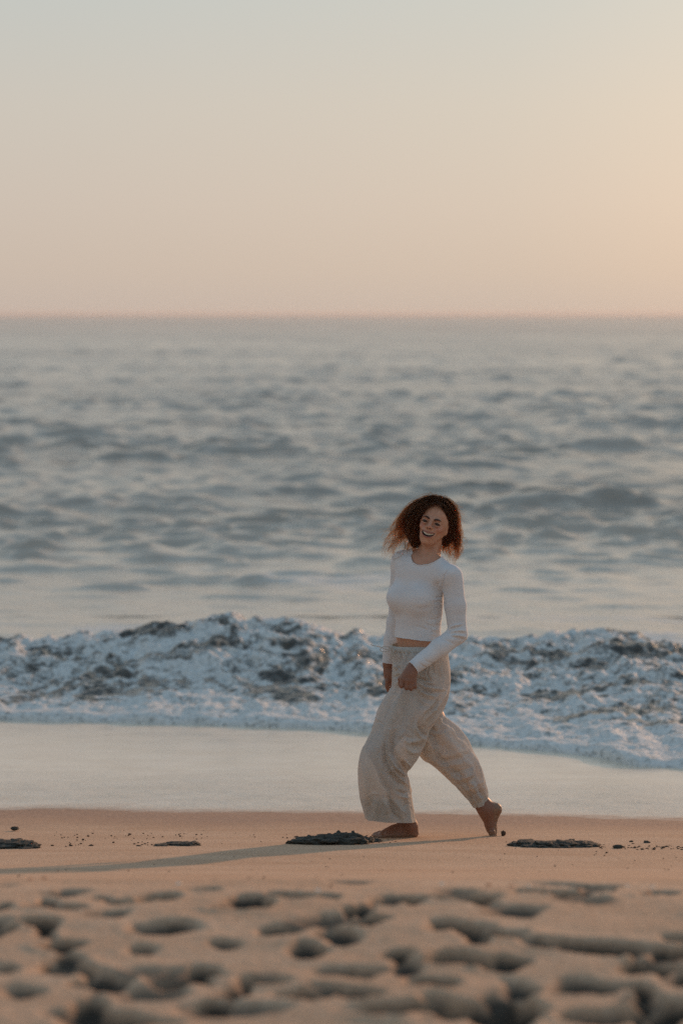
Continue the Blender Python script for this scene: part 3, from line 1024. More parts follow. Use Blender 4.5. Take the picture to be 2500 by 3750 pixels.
for s_ in (-1, 1):
    v, f = uvsphere(H(s_ * .0315, -.0750, -.0025), .0122, R=HR)
    e = pobj('eye', v, f, M_EYE)
    v, f = uvsphere(H(s_ * .0310 + .0010, -.0830, -.0030), (.0078, .0050, .0076), R=HR)
    pobj('iris', v, f, M_IRIS, e)
    # lashes, a dark arc on the upper lid
    tb = []
    for i, u in enumerate(np.linspace(-1, 1, 13)):
        cx, cz = s_ * (.0315 + u * .0150), .0008 - .0042 * u * u
        cy = face_y(cx, cz) - .0006
        rr = .0031 * (1 - .70 * abs(u))
        for q in range(6):
            a = q * math.pi / 3
            tb.append(H(cx, cy + math.cos(a) * rr, cz + math.sin(a) * rr))
    pobj('eyelash', np.array(tb), grid_faces(13, 6, True), M_BROW)
    tb = []
    for i, u in enumerate(np.linspace(-1, 1, 13)):
        cx, cz = s_ * (.0315 + u * .0140), -.0078 + .0030 * u * u
        cy = face_y(cx, cz) - .0003
        rr = .0014 * (1 - .70 * abs(u))
        for q in range(6):
            a = q * math.pi / 3
            tb.append(H(cx, cy + math.cos(a) * rr, cz + math.sin(a) * rr))
    pobj('eyelash', np.array(tb), grid_faces(13, 6, True), M_BROW)
    tb = []
    for i, u in enumerate(np.linspace(0, 1, 15)):
        cx, cz = s_ * (.0120 + .034 * u), .0140 + .0070 * math.sin(u * 2.2) - .0040 * u
        cy = face_y(cx, cz)
        rr = .0042 * (1 - u) ** .5 * min(1, .6 + u * 4) + .0006
        for q in range(8):
            a = q * math.pi / 4
            tb.append(H(cx, cy + math.cos(a) * .0032, cz + math.sin(a) * rr))
    pobj('eyebrow', np.array(tb), grid_faces(15, 8, True), M_BROW)
# upper and lower row of teeth, each tooth with its own edge
for up in (True,):
    tv, tf = [], []
    nt_, wid, hgt = (12, .0275, .0105) if up else (10, .017, .0038)
    for i in range(nt_):
        u0, u1 = -1 + 2 * i / nt_ + .012, -1 + 2 * (i + 1) / nt_ - .012
        h0 = hgt * (1 - .45 * abs((i + .5) / nt_ * 2 - 1) ** 2)
        b = len(tv)
        for (u, dz, back) in ((u0, 0, 0), (u1, 0, 0), (u1, -1, 0), (u0, -1, 0), (u0, 0, .006), (u1, 0, .006), (u1, -1, .006), (u0, -1, .006)):
            xx = u * wid
            zz = (UP(xx) + .0015 + dz * h0) if up else (LOW(xx) - .0005 + (1 + dz) * h0)
            tv.append(H(xx, MY(xx) + .0050 + back + (0 if dz else .0005), zz))
        tf += [tuple(b + k for k in q) for q in ((0, 1, 2, 3), (7, 6, 5, 4), (0, 4, 5, 1), (1, 5, 6, 2), (2, 6, 7, 3), (3, 7, 4, 0))]
    pobj('teeth', np.array(tv), tf, M_TEETH, smooth=False)

# ================================================================== CLOTHES
UVs = lambda u, v: (1250 + .4146 * u, 2300 + .4146 * v)

# ---- knitted crop top, a shell over the torso and both arms
sh = Field((.02, 11.1, .60), (.80, 11.9, 1.80), .003)
build_torso(sh, .0085)
sh.ell(Q(1532, 2255, .01), (.116, .088, .11), TR, .03)
sh.chain([SH_L, SH_L * .5 + EL_L * .5 + [.004, 0, 0], EL_L], [.052, .0485, .0455], .022)
sh.chain([EL_L, EL_L * .6 + WR_L * .4, WR_L * 1.0], [.045, .0435, .034], .018)
sh.chain([SH_R, SH_R * .5 + EL_R * .5, EL_R], [.048, .042, .038], .022)
sh.chain([EL_R, EL_R * .6 + WR_R * .4, WR_R], [.042, .042, .033], .018)
sv, sf = sh.mesh(); del sh
spx, spy = project(sv)
# cuts: neckline, hem, cuffs
nkc = Q(1570, 2033, .01); nkn = np.array([-.10, .52, 1.0]); nkn /= np.linalg.norm(nkn)
q = sv - nkc
qn = q @ nkn
rad = np.sqrt(((q - qn[:, None] * nkn) ** 2).sum(1))
nx_ = np.array([1503, 1506, 1509, 1514, 1523, 1542, 1571, 1588, 1603, 1616, 1627])
ny_ = np.array([2034, 2047, 2056, 2062, 2067.5, 2070.5, 2066, 2059, 2050, 2040, 2032])
front_cut = (spx > 1503) & (spx < 1627) & (spy < np.interp(spx, nx_, ny_)) & (spy > np.interp(spx, [1503, 1523, 1530], [2034, 2008, 1900])) & (sv[:, 1] < 11.56)
neck_cut = front_cut | ((qn > -.012) & (rad < .078) & (sv[:, 1] > 11.50))
hem_y = np.interp(spx, [1430, 1440, 1465, 1500, 1545, 1590, 1605, 1622], [2325, 2331, 2336, 2341, 2347, 2350, 2349, 2339])
on_torso = (spx > 1434) & (spx < 1634) & (sv[:, 1] > 11.36) & (np.abs((sv - Q(1540, 2330, .01)) @ F_AX) < .17)
axL = WR_L - EL_L; axL /= np.linalg.norm(axL)
dL = (sv - EL_L) @ axL; rL = np.linalg.norm(sv - EL_L - dL[:, None] * axL, axis=1)
lenL = np.linalg.norm(WR_L - EL_L)
isfL = (rL < .062) & (dL > -.02) & (sv[:, 1] < 11.43)
axR = WR_R - EL_R; axR /= np.linalg.norm(axR)
dR = (sv - EL_R) @ axR; rR = np.linalg.norm(sv - EL_R - dR[:, None] * axR, axis=1)
isfR = (rR < .055) & (dR > -.03)
hem_cut = (spy > hem_y) & ~isfL & ((spx > 1434) & (sv[:, 1] < 11.62) | ~isfR) & (spy > 2315)
hem_cut &= ~((sv[:, 1] > 11.58) & (spx < 1470))
cuff_cut = (isfL & (dL > lenL - .006)) | (isfR & (dR > np.linalg.norm(WR_R - EL_R) - .006))
drop = neck_cut | hem_cut | cuff_cut


def trim(V, F, drop):
    F = F[(~drop[F]).all(1)]
    used = np.unique(F); rm = np.full(len(V), -1); rm[used] = np.arange(len(used))
    return V[used], rm[F]


sv, sf = trim(sv, sf, drop)
sv = relax(sv, sf, 3)


def smooth_border(V, F, it=12):
    """even out the cut edge of a cloth"""
    E = np.sort(np.concatenate([F[:, [i, (i + 1) % 4]] for i in range(4)]), axis=1)
    key = E[:, 0].astype(np.int64) * len(V) + E[:, 1]
    uq, c = np.unique(key, return_counts=True)
    b = uq[c == 1]; a0, a1 = (b // len(V)).astype(int), (b % len(V)).astype(int)
    a = np.concatenate([a0, a1]); bb = np.concatenate([a1, a0])
    deg = np.bincount(a, minlength=len(V))
    m = deg > 0
    for _ in range(it):
        s = np.stack([np.bincount(a, weights=V[bb, j], minlength=len(V)) for j in range(3)], 1)
        V[m] += .5 * (s[m] / deg[m][:, None] - V[m])
    return V, m


sv, bord = smooth_border(sv, sf)
sn_ = vnormals(sv, sf)
UV2 = lambda L: [(1300 + .319 * a, 1950 + .319 * b) for a, b in L]
sv = sv - sn_ * 0
folds = [([(930, 745), (1010, 740)], 3, -.004), ([(900, 800), (960, 790), (1015, 820)], 4, -.004), ([(860, 780), (1000, 770)], 3, .002),
         ([(1060, 1135), (1130, 1095), (1215, 1075)], 4, -.006), ([(1080, 1165), (1170, 1150), (1262, 1160)], 4, -.006), ([(1060, 1110), (1140, 1068), (1230, 1050)], 4, .004),
         ([(1090, 1190), (1180, 1215), (1262, 1235)], 4, -.005), ([(1100, 1140), (1200, 1122), (1270, 1130)], 4, .004), ([(1100, 1180), (1190, 1182), (1268, 1200)], 4, .004),
         ([(1020, 1230), (1090, 1260), (1150, 1290)], 5, -.003), ([(820, 1060), (900, 1085), (985, 1060)], 5, -.004), ([(700, 1080), (800, 1105), (930, 1140)], 5, -.003),
         ([(860, 1120), (930, 1165), (1000, 1150)], 5, -.004), ([(870, 1190), (940, 1200), (990, 1165)], 4, -.003), ([(840, 1000), (920, 1000), (1000, 960)], 6, -.003),
         ([(780, 1080), (860, 1125), (960, 1115)], 4, .003), ([(720, 1480), (770, 1530), (830, 1560)], 3, -.003), ([(780, 1440), (820, 1480), (880, 1500)], 4, -.002),
         ([(1085, 395), (1020, 500), (1000, 620), (1003, 700)], 2.2, -.0035), ([(1020, 880), (1000, 960), (960, 1040)], 5, .003),
         ([(640, 850), (760, 880), (900, 850)], 9, -.003), ([(1010, 740), (1018, 800), (1040, 850)], 3, -.006), ([(980, 560), (900, 640)], 9, -.003)]
sv0 = sv.copy()
for L, w, a in folds: stroke(sv, sn_, UV2(L), w, a * 1.5)
dsp = ((sv - sv0) * sn_).sum(1)
sv = sv0 + sn_ * np.clip(dsp, -.0038, .0075)[:, None]
sn_ = vnormals(sv, sf)
sv += sn_ * (.0018 * noise3(sv[:, 0] * 14, sv[:, 1] * 14, sv[:, 2] * 22, 3) + .0008 * noise3(sv[:, 0] * 40, sv[:, 1] * 40, sv[:, 2] * 60, 9))[:, None]
rib = np.zeros(len(sv))
t = NT('ribbed_knit')
co = t.coord()
wv_ = t.node('ShaderNodeTexWave', {'Vector': co, 'Scale': 95.0, 'Distortion': .6, 'Detail': 1.0}, bands_direction='X').outputs['Fac']
nn = t.noise(300, 3)
c = t.mix(t.maprange(t.noise(12, 4), .3, .7), srgb(210, 213, 216), srgb(218, 221, 223))
bs = t.principled(color=c, rough=.85, sheen=.25, spec=.2, normal=t.bump(t.math('ADD', t.math('MULTIPLY', wv_, .22), nn), .2, .001))
tr = t.node('ShaderNodeBsdfTranslucent', {'Color': srgb(236, 214, 200)})
M_SHIRT = t.finish(t.node('ShaderNodeMixShader', {0: .16, 1: bs.outputs[0], 2: tr.outputs[0]}).outputs[0])
top = pobj('crop_top', sv, sf, M_SHIRT)


def tube(pts, r, ns=8, close=False):
    pts = np.array(pts, float); n = len(pts)
    r = np.ones(n) * r
    T = np.gradient(pts, axis=0) if not close else np.roll(pts, -1, 0) - np.roll(pts, 1, 0)
    T /= np.maximum(np.linalg.norm(T, axis=1), 1e-9)[:, None]
    up = np.array([.31, .92, .23])
    A = np.cross(T, up); A /= np.linalg.norm(A, axis=1)[:, None]
    B = np.cross(T, A)
    a = np.linspace(0, 2 * math.pi, ns, endpoint=False)
    V = pts[:, None] + r[:, None, None] * (np.cos(a)[None, :, None] * A[:, None] + np.sin(a)[None, :, None] * B[:, None])
    F = grid_faces(n, ns, True)
    if close:
        i = np.arange(ns); j = (i + 1) % ns
        F = np.concatenate([F, np.stack([(n - 1) * ns + i, (n - 1) * ns + j, j, i], -1)])
    return V.reshape(-1, 3), F


def catmull(P_, n):
    P_ = np.array(P_, float); m = len(P_)
    t_ = np.linspace(0, m - 1, n); out = []
    cols = [_pchip(t_, np.arange(m, dtype=float), P_[:, j]) for j in range(P_.shape[1])]
    return np.stack(cols, 1)


# thin bands along neckline, hem and cuffs, following the cut edges
def border_loops(V, F):
    E = np.concatenate([F[:, [i, (i + 1) % 4]] for i in range(4)])
    key = np.sort(E, 1); k = key[:, 0].astype(np.int64) * len(V) + key[:, 1]
    uq, inv, c = np.unique(k, return_inverse=True, return_counts=True)
    bd = E[c[inv] == 1]
    nx = dict(bd.tolist()); loops = []
    while nx:
        st = next(iter(nx)); L = [st]; cur = nx.pop(st)
        while cur != st and cur in nx: L.append(cur); cur = nx.pop(cur)
        loops.append(L)
    return loops


for L in border_loops(sv, sf):
    if len(L) < 24: continue
    pts = sv[L]
    for _ in range(6): pts = (np.roll(pts, 1, 0) + pts * 2 + np.roll(pts, -1, 0)) / 4
    v, f = tube(pts, .0030, 7, True)
    pobj('hem_band', v, f, M_SHIRT, top)

# ---- loose linen trousers: near leg with the hips, far leg from behind it
rowsA = [(150, 441, 905), (170, 437, 915), (200, 437, 928), (240, 443, 940), (300, 448, 950), (350, 446, 956), (400, 444, 960), (450, 444, 961), (500, 440, 957),
         (550, 415, 950), (600, 385, 940), (650, 355, 922), (700, 330, 898), (740, 315, 878), (800, 300, 838), (860, 278, 796), (900, 265, 772),
         (960, 235, 757), (1000, 213, 745), (1060, 182, 718), (1130, 162, 685), (1190, 153, 640), (1250, 149, 592), (1275, 149, 580), (1330, 151, 598),
         (1400, 155, 610), (1430, 157, 621), (1460, 160, 616), (1500, 165, 622), (1560, 180, 632), (1620, 193, 643), (1670, 203, 652), (1693, 208, 655)]
RA = np.array(rowsA, float)
nr, nc = 300, 220
vv = np.linspace(150, 1693, nr)
uL = _pchip(vv, RA[:, 0], RA[:, 1]); uR = _pchip(vv, RA[:, 0], RA[:, 2])
bhalf = _pchip(vv, np.array([150, 240, 450, 700, 1000, 1300, 1693.]), np.array([.100, .125, .140, .135, .135, .135, .130]))
cdy = _pchip(vv, np.array([150, 450, 800, 1200, 1693.]), np.array([.005, -.02, -.07, -.085, -.045]))
ph = np.linspace(0, 2 * math.pi, nc, endpoint=False)


def sup(c, p): return np.sign(c) * np.abs(c) ** p


VA = np.zeros((nr, nc, 3))
for i in range(nr):
    x0, y0 = UVs(uL[i], vv[i]); x1, _ = UVs(uR[i], vv[i])
    cx, a = (x0 + x1) / 2, (x1 - x0) / 2
    cc, ss = np.cos(ph), np.sin(ph)
    low = vv[i] > 900
    pw = .92 - .07 * sstep(700, 1100, vv[i])
    xx = cx + a * sup(cc, pw)
    dd = cdy[i] + bhalf[i] * sup(ss, pw) * (1 if not low else 1)
    # hem and waist are seen a little from above and slanted
    hemt = sstep(1450, 1693, vv[i]); wt = 1 - sstep(150, 330, vv[i])
    yy = y0 + hemt * (11 * (cc * .5) - 2) + wt * (6 * -ss + 3 * np.abs(cc) - 3)
    yy = yy + hemt * 9 * np.exp(-((xx - 1425) / 26) ** 2) * (ss > 0) * ss
    zz = np.array([Q(px_, py_, 0) for px_, py_ in zip(xx, yy)])
    kk = (PY + dd) / PY
    VA[i] = np.stack([zz[:, 0], PY + dd, zz[:, 2]], -1)
    VA[i, :, 0] = zz[:, 0] * kk          # keep the measured outline at each depth
    VA[i, :, 2] = HC + (zz[:, 2] - HC) * (1 + (kk - 1) * .55)
FA = grid_faces(nr, nc, True)[:, ::-1]
VA = VA.reshape(-1, 3)
rr_ = np.repeat(vv, nc); pp_ = np.tile(ph, nr)

pairsB = [((640, 560), (860, 600)), ((640, 700), (872, 690)), ((650, 860), (882, 752)), ((665, 990), (915, 796)), ((683, 1100), (985, 856)), ((722, 1168), (1050, 922)), ((795, 1217), (1110, 1000)),
          ((895, 1297), (1162, 1105)), ((950, 1350), (1214, 1190)), ((1000, 1402), (1242, 1280)), ((1050, 1455), (1270, 1380)), ((1102, 1514), (1292, 1465)), ((1157, 1592), (1300, 1541))]
PB = np.array([[*a, *b] for a, b in pairsB], float)
nrb, ncb = 230, 180
PBi = catmull(PB, nrb)
phb = np.linspace(0, 2 * math.pi, ncb, endpoint=False)
VB = np.zeros((nrb, ncb, 3))
for i in range(nrb):
    l = np.array(UVs(PBi[i, 0], PBi[i, 1])); r_ = np.array(UVs(PBi[i, 2], PBi[i, 3]))
    s_ = i / (nrb - 1)
    cdyb = .075 - .0 * s_; bh = .105 + .02 * math.sin(s_ * math.pi) - .045 * sstep(.75, 1, s_)
    cc, ss = np.cos(phb), np.sin(phb)
    m = (l + r_) / 2; hvec = (r_ - l) / 2
    pxy = m[None] + hvec[None] * sup(cc, .9)[:, None]
    dax = np.array([-hvec[1], hvec[0]]); dax = dax / np.linalg.norm(dax)
    pxy = pxy + dax[None] * (-ss * 6 * sstep(.8, 1, s_))[:, None]
    dd = cdyb + bh * sup(ss, .9)
    zz = np.array([Q(a_, b_, 0) for a_, b_ in pxy])
    kk = (PY + dd) / PY
    VB[i] = np.stack([zz[:, 0] * kk, PY + dd, HC + (zz[:, 2] - HC) * (1 + (kk - 1) * .55)], -1)
FB_ = grid_faces(nrb, ncb, True)[:, ::-1]
VB = VB.reshape(-1, 3)
rrb = np.repeat(np.linspace(0, 1, nrb), ncb); ppb = np.tile(phb, nrb)

# folds of the near leg
NA = vnormals(VA, FA)
gather = np.exp(-((rr_ - 150) / 75.) ** 2) * .006 * np.sin(pp_ * 34 + 1.5 * np.sin(pp_ * 5)) * (rr_ > 188) * np.clip((rr_ - 188) / 15, 0, 1)
drape = sstep(250, 700, rr_) * (.008 * np.sin(pp_ * 7 + .004 * rr_) + .005 * np.sin(pp_ * 13 - .006 * rr_ + 1)) * (1 - .45 * sstep(900, 1300, rr_))
VA += NA * (gather + drape * .45)[:, None]
UVL = lambda L: [UVs(a, b) for a, b in L]
foldA = [
    # radiating from the gripping hand
    ([(650, 430), (720, 455), (790, 470)], 5, -.012), ([(655, 450), (740, 500), (840, 520)], 6, -.010), ([(650, 490), (720, 550), (800, 575), (880, 560)], 7, -.012),
    ([(670, 470), (760, 520), (880, 540)], 5, .007), ([(640, 520), (690, 590), (760, 640), (830, 640)], 8, -.009), ([(660, 505), (730, 580), (830, 605)], 5, .007),
    ([(620, 530), (650, 600), (720, 690), (790, 690)], 8, -.008), ([(470, 390), (500, 350), (520, 380)], 5, -.007), ([(480, 500), (530, 470), (600, 440)], 6, .010),
    ([(455, 440), (500, 420), (520, 440)], 5, -.007), ([(460, 300), (470, 340), (520, 370)], 5, .006),
    ([(520, 200), (525, 260), (505, 330)], 6, -.006), ([(600, 200), (580, 270), (560, 330)], 5, -.005),
    ([(770, 340), (750, 400), (780, 450), (790, 470)], 3.5, -.010), ([(760, 335), (740, 400), (765, 450)], 4, .007),
    ([(800, 310), (815, 380), (860, 430)], 6, -.006), ([(840, 330), (870, 420), (880, 500)], 6, -.006), ([(900, 300), (915, 400), (905, 520)], 6, -.006),
    # long folds from the hip down to the crotch
    ([(940, 520), (880, 640), (800, 740), (760, 800)], 6, .011), ([(905, 560), (850, 650), (790, 720), (730, 790)], 6, -.009), ([(948, 580), (900, 680), (820, 780), (775, 850)], 5, -.008),
    ([(880, 720), (820, 800), (770, 870)], 5, .008), ([(860, 600), (790, 680), (720, 740), (690, 830)], 7, .007),
    ([(690, 800), (680, 870), (710, 930), (750, 960)], 7, -.010), ([(660, 810), (650, 880), (680, 950), (740, 990)], 6, .009), ([(740, 870), (720, 920), (745, 960)], 5, -.006),
    # big drape over the thigh
    ([(540, 550), (470, 660), (430, 790), (420, 920)], 13, .009), ([(500, 560), (430, 660), (370, 790), (320, 930)], 13, -.007),
    ([(580, 560), (560, 700), (540, 850), (560, 950)], 14, -.009), ([(620, 600), (640, 720), (620, 830)], 12, .006),
    ([(430, 900), (405, 1010), (410, 1110), (470, 1220), (560, 1300), (600, 1350)], 6, .016), ([(460, 920), (440, 1010), (450, 1100), (520, 1200), (580, 1255)], 9, -.014),
    ([(390, 960), (375, 1060), (390, 1180), (440, 1290), (520, 1370), (600, 1400)], 9, -.013), ([(430, 1220), (500, 1330), (570, 1390), (620, 1410)], 6, .013),
    ([(470, 1180), (540, 1260), (590, 1300)], 6, -.010), ([(600, 1000), (650, 1050), (700, 1040)], 7, -.011), ([(560, 1050), (620, 1100), (690, 1090)], 7, .008),
    ([(540, 960), (600, 1010), (700, 980), (750, 960)], 8, .009), ([(500, 1000), (560, 960), (640, 990)], 8, -.007),
    ([(535, 1180), (560, 1220), (580, 1262)], 4, -.020), ([(555, 1160), (590, 1210), (600, 1240)], 4, .010),
    ([(340, 1100), (300, 1180), (320, 1290), (370, 1380), (430, 1480)], 10, -.006), ([(480, 1440), (560, 1460), (615, 1440)], 5, -.008), ([(500, 1480), (570, 1500), (620, 1480)], 5, .006),
    ([(400, 1480), (440, 1560), (450, 1640), (500, 1690)], 8, -.012), ([(370, 1500), (400, 1580), (400, 1650)], 8, .009), ([(470, 1520), (520, 1600), (540, 1690)], 8, .008),
    ([(560, 1520), (590, 1600), (600, 1690)], 7, -.005), ([(230, 1480), (240, 1560), (260, 1660)], 9, -.006), ([(290, 1470), (310, 1560), (320, 1660)], 9, .007)]
for L, w, a in foldA: stroke(VA, NA, UVL(L), w, a * 1.5)
for k in range(70):    # crumples of worn linen
    u0, v0 = RNG.uniform(200, 900), RNG.uniform(300, 1650)
    a = RNG.normal(.2, .9); l = RNG.uniform(25, 70)
    stroke(VA, NA, UVL([(u0, v0), (u0 + l * math.cos(a), v0 + l * math.sin(a)), (u0 + 1.8 * l * math.cos(a + .4), v0 + 1.8 * l * math.sin(a + .4))]), RNG.uniform(2.5, 5), RNG.choice([-1, 1]) * RNG.uniform(.002, .0045))
NB = vnormals(VB, FB_)
fadeB = 1 - .8 * sstep(.88, .97, rrb)
VB0 = VB.copy()
VB += NB * (.005 * np.sin(ppb * 6 + rrb * 5) + .003 * np.sin(ppb * 11 - rrb * 9))[:, None]
foldB = [([(770, 890), (850, 915), (930, 880)], 7, -.012), ([(780, 920), (860, 940), (950, 905)], 6, .010), ([(900, 770), (900, 830), (870, 880)], 5, -.010), ([(880, 740), (890, 800), (885, 850)], 4, .010),
         ([(960, 870), (1010, 960), (1030, 1010)], 5, .012), ([(990, 860), (1040, 960), (1090, 1000)], 5, -.010), ([(840, 1180), (950, 1170), (1100, 1140)], 8, -.010),
         ([(860, 1215), (960, 1215), (1120, 1180)], 7, .010), ([(880, 1130), (1000, 1110), (1110, 1060)], 9, .007), ([(930, 1290), (1040, 1270), (1190, 1210)], 7, -.009),
         ([(960, 1330), (1080, 1330), (1180, 1280)], 6, .009), ([(1010, 1390), (1100, 1370), (1210, 1300)], 6, -.010), ([(1060, 1440), (1160, 1420), (1240, 1360)], 6, .009),
         ([(1110, 1500), (1190, 1460), (1270, 1440)], 6, -.009), ([(1140, 1540), (1220, 1510), (1290, 1480)], 5, .007), ([(1150, 1130), (1160, 1250), (1150, 1330)], 5, .010),
         ([(1190, 1200), (1200, 1320), (1230, 1430)], 6, -.013), ([(1225, 1250), (1240, 1360), (1280, 1470)], 5, .011), ([(1240, 1300), (1200, 1420), (1270, 1500)], 5, -.008),
         ([(800, 1000), (840, 1100), (880, 1180)], 12, -.006), ([(1100, 1010), (1130, 1080), (1140, 1140)], 6, -.008)]
for L, w, a in foldB: stroke(VB, NB, UVL(L), w * 1.2, a * .8)
for k in range(50):
    s_ = RNG.uniform(.2, .95); q_ = RNG.uniform(.1, .9); i = int(s_ * (nrb - 1))
    u0 = PBi[i, 0] * (1 - q_) + PBi[i, 2] * q_; v0 = PBi[i, 1] * (1 - q_) + PBi[i, 3] * q_
    a = RNG.normal(-.5, .6); l = RNG.uniform(25, 60)
    stroke(VB, NB, UVL([(u0, v0), (u0 + l * math.cos(a), v0 + l * math.sin(a)), (u0 + 1.8 * l * math.cos(a - .4), v0 + 1.8 * l * math.sin(a - .4))]), RNG.uniform(2.5, 5), RNG.choice([-1, 1]) * RNG.uniform(.002, .0045))
VB = VB0 + (VB - VB0) * fadeB[:, None]
VT = np.concatenate([VA, VB]); FT_ = np.concatenate([FA, FB_ + len(VA)])
VT = VT + vnormals(VT, FT_) * (.0009 * noise3(VT[:, 0] * 30, VT[:, 1] * 30, VT[:, 2] * 26, 12) + .0008 * noise3(VT[:, 0] * 80, VT[:, 1] * 80, VT[:, 2] * 70, 13))[:, None]

t = NT('linen')
co = t.coord()
slub = t.noise(60, 4, .6, stretch=(1, 1, .12))
slub2 = t.noise(75, 4, .6, stretch=(.15, .15, 1.2))
wv1 = t.math('ADD', slub, slub2)
c = t.mix(t.maprange(wv1, .5, 1.5), srgb(196, 196, 190), srgb(216, 215, 209))
bn = t.bump(t.math('ADD', wv1, t.noise(500, 2)), .35, .0018)
bs = t.principled(color=c, rough=.9, sheen=.2, spec=.15, normal=bn)
tr = t.node('ShaderNodeBsdfTranslucent', {'Color': t.mix(.65, c, srgb(250, 212, 172), 'MULTIPLY'), 'Normal': bn})
cloth = t.node('ShaderNodeMixShader', {0: .36, 1: bs.outputs[0], 2: tr.outputs[0]})
gap = t.node('ShaderNodeBsdfTransparent')          # the open weave lets some light straight through
M_LINEN = t.finish(t.node('ShaderNodeMixShader', {0: .13, 1: cloth.outputs[0], 2: gap.outputs[0]}).outputs[0])
trousers = pobj('linen_trousers', VT, FT_, M_LINEN)

# doubled hem, a narrow band inside each trouser leg end
for (V_, nr_, nc_, h0) in ((VA, nr, nc, 42), (VB, nrb, ncb, 16)):
    W = V_.reshape(nr_, nc_, 3)[nr_ - h0:]
    c_ = W.mean(1, keepdims=True)
    Wi = c_ + (W - c_) * .975
    pobj('trouser_hem', Wi.reshape(-1, 3), grid_faces(len(W), nc_, True), M_LINEN, trousers)

# gathered elastic waistband
wb_r = []
nwb = 420
phw = np.linspace(0, 2 * math.pi, nwb, endpoint=False)
R0 = VA.reshape(nr, nc, 3)[:12]
idx_ = phw / (2 * math.pi) * nc
for k in range(10):
    row = R0[min(k, 9)]
    P0 = row[np.floor(idx_).astype(int) % nc] * (1 - idx_ % 1)[:, None] + row[(np.floor(idx_).astype(int) + 1) % nc] * (idx_ % 1)[:, None]
    c_ = row.mean(0)
    prof = .0055 * math.sin(min(1, k / 9) * math.pi) + .002
    g = .0022 * np.sin(phw * 62 + 2 * np.sin(phw * 9)) + .0012 * np.sin(phw * 117)
    d_ = P0 - c_; d_[:, 2] = 0; d_ /= np.linalg.norm(d_, axis=1)[:, None]
    wb_r.append(P0 + d_ * (prof + g * math.sin(math.pi * (k + 1) / 11))[:, None])
pobj('waistband', np.array(wb_r).reshape(-1, 3), grid_faces(10, nwb, True)[:, ::-1], M_LINEN, trousers)

# seam ridge of the side pocket
PK = [(755, 335), (745, 380), (752, 420), (772, 445), (790, 468)]

# drawstring: bow at the waist blown to the left, one end hanging
U2 = lambda a, b, d: Q(1300 + .319 * a, 1950 + .319 * b, d)
KN = U2(428, 1332, -.085)
ds = [
    [(428, 1332, -.085), (395, 1318, -.09), (340, 1308, -.095), (300, 1322, -.10), (288, 1345, -.10), (310, 1370, -.10), (355, 1368, -.095), (395, 1348, -.09), (428, 1334, -.085)],
    [(428, 1332, -.085), (370, 1345, -.07), (320, 1330, -.07), (270, 1310, -.07), (220, 1300, -.07), (178, 1286, -.07)],
    [(428, 1332, -.085), (415, 1360, -.09), (412, 1400, -.095), (408, 1440, -.095), (414, 1482, -.095)],
    [(428, 1332, -.085), (445, 1355, -.10), (435, 1390, -.105), (422, 1425, -.105), (430, 1380, -.105), (440, 1345, -.10)],
    [(428, 1332, -.085), (422, 1300, -.088), (424, 1283, -.088)]]
for L in ds:
    v, f = tube(catmull([U2(*q) for q in L], 40), .0021, 6)
    pobj('drawstring', v, f, M_LINEN, trousers)
v, f = uvsphere(KN, (.006, .005, .006)); pobj('knot', v, f, M_LINEN, trousers)

# a ring on the far hand
a_ = np.linspace(0, 2 * math.pi, 24, endpoint=False)
rc = Q(1419.5, 2513, .146)
v, f = tube([rc + np.array([math.cos(q) * .0112, math.sin(q) * .0112, .0015 * math.cos(q)]) for q in a_], .0013, 6, True); pobj('ring', v, f, simple('silver', srgb(210, 208, 204), .25, metal=1.0))

# ================================================================== HAIR
C1 = lambda a, b, d: Q(1350 + .287 * a, 1780 + .287 * b, d)
hf = Field(HCN - [.20, .16, .24], HCN + [.17, .20, .16], .0035)
hf.ell(H(0, .026, .040), (.074, .092, .079), HR, .01)
hf.ell(H(-.012, .060, -.02), (.075, .060, .085), HR, .03)
hf.ell(H(-.030, .060, -.065), (.062, .050, .060), HR, .03)
hf.chain([C1(645, 330, .0), C1(600, 470, .03), C1(585, 620, .05), C1(585, 740, .06)], [.018, .026, .028, .018], .03)
hf.chain([C1(580, 400, .05), C1(540, 540, .06), C1(540, 640, .06)], [.022, .024, .015], .03)
hf.chain([C1(1010, 330, .0), C1(1050, 470, .02), C1(1040, 620, .03), C1(980, 740, .04)], [.014, .016, .018, .014], .03)
hf.ell(H(.000, -.100, -.004), (.053, .078, .072), HR, .012, True)
hf.ell(H(0, -.07, -.07), (.050, .070, .062), HR, .012, True)
hav, haf = hf.mesh()
hav = relax(hav, haf, 4)
hav += vnormals(hav, haf) * (.003 * noise3(hav[:, 0] * 60, hav[:, 1] * 60, hav[:, 2] * 30, 3))[:, None]
t = NT('hair')
n = t.noise(60, 3)
hc = t.mix(t.maprange(n, .3, .7), srgb(44, 33, 26), srgb(76, 56, 42))
d_ = t.principled(color=hc, rough=.5, spec=.3)
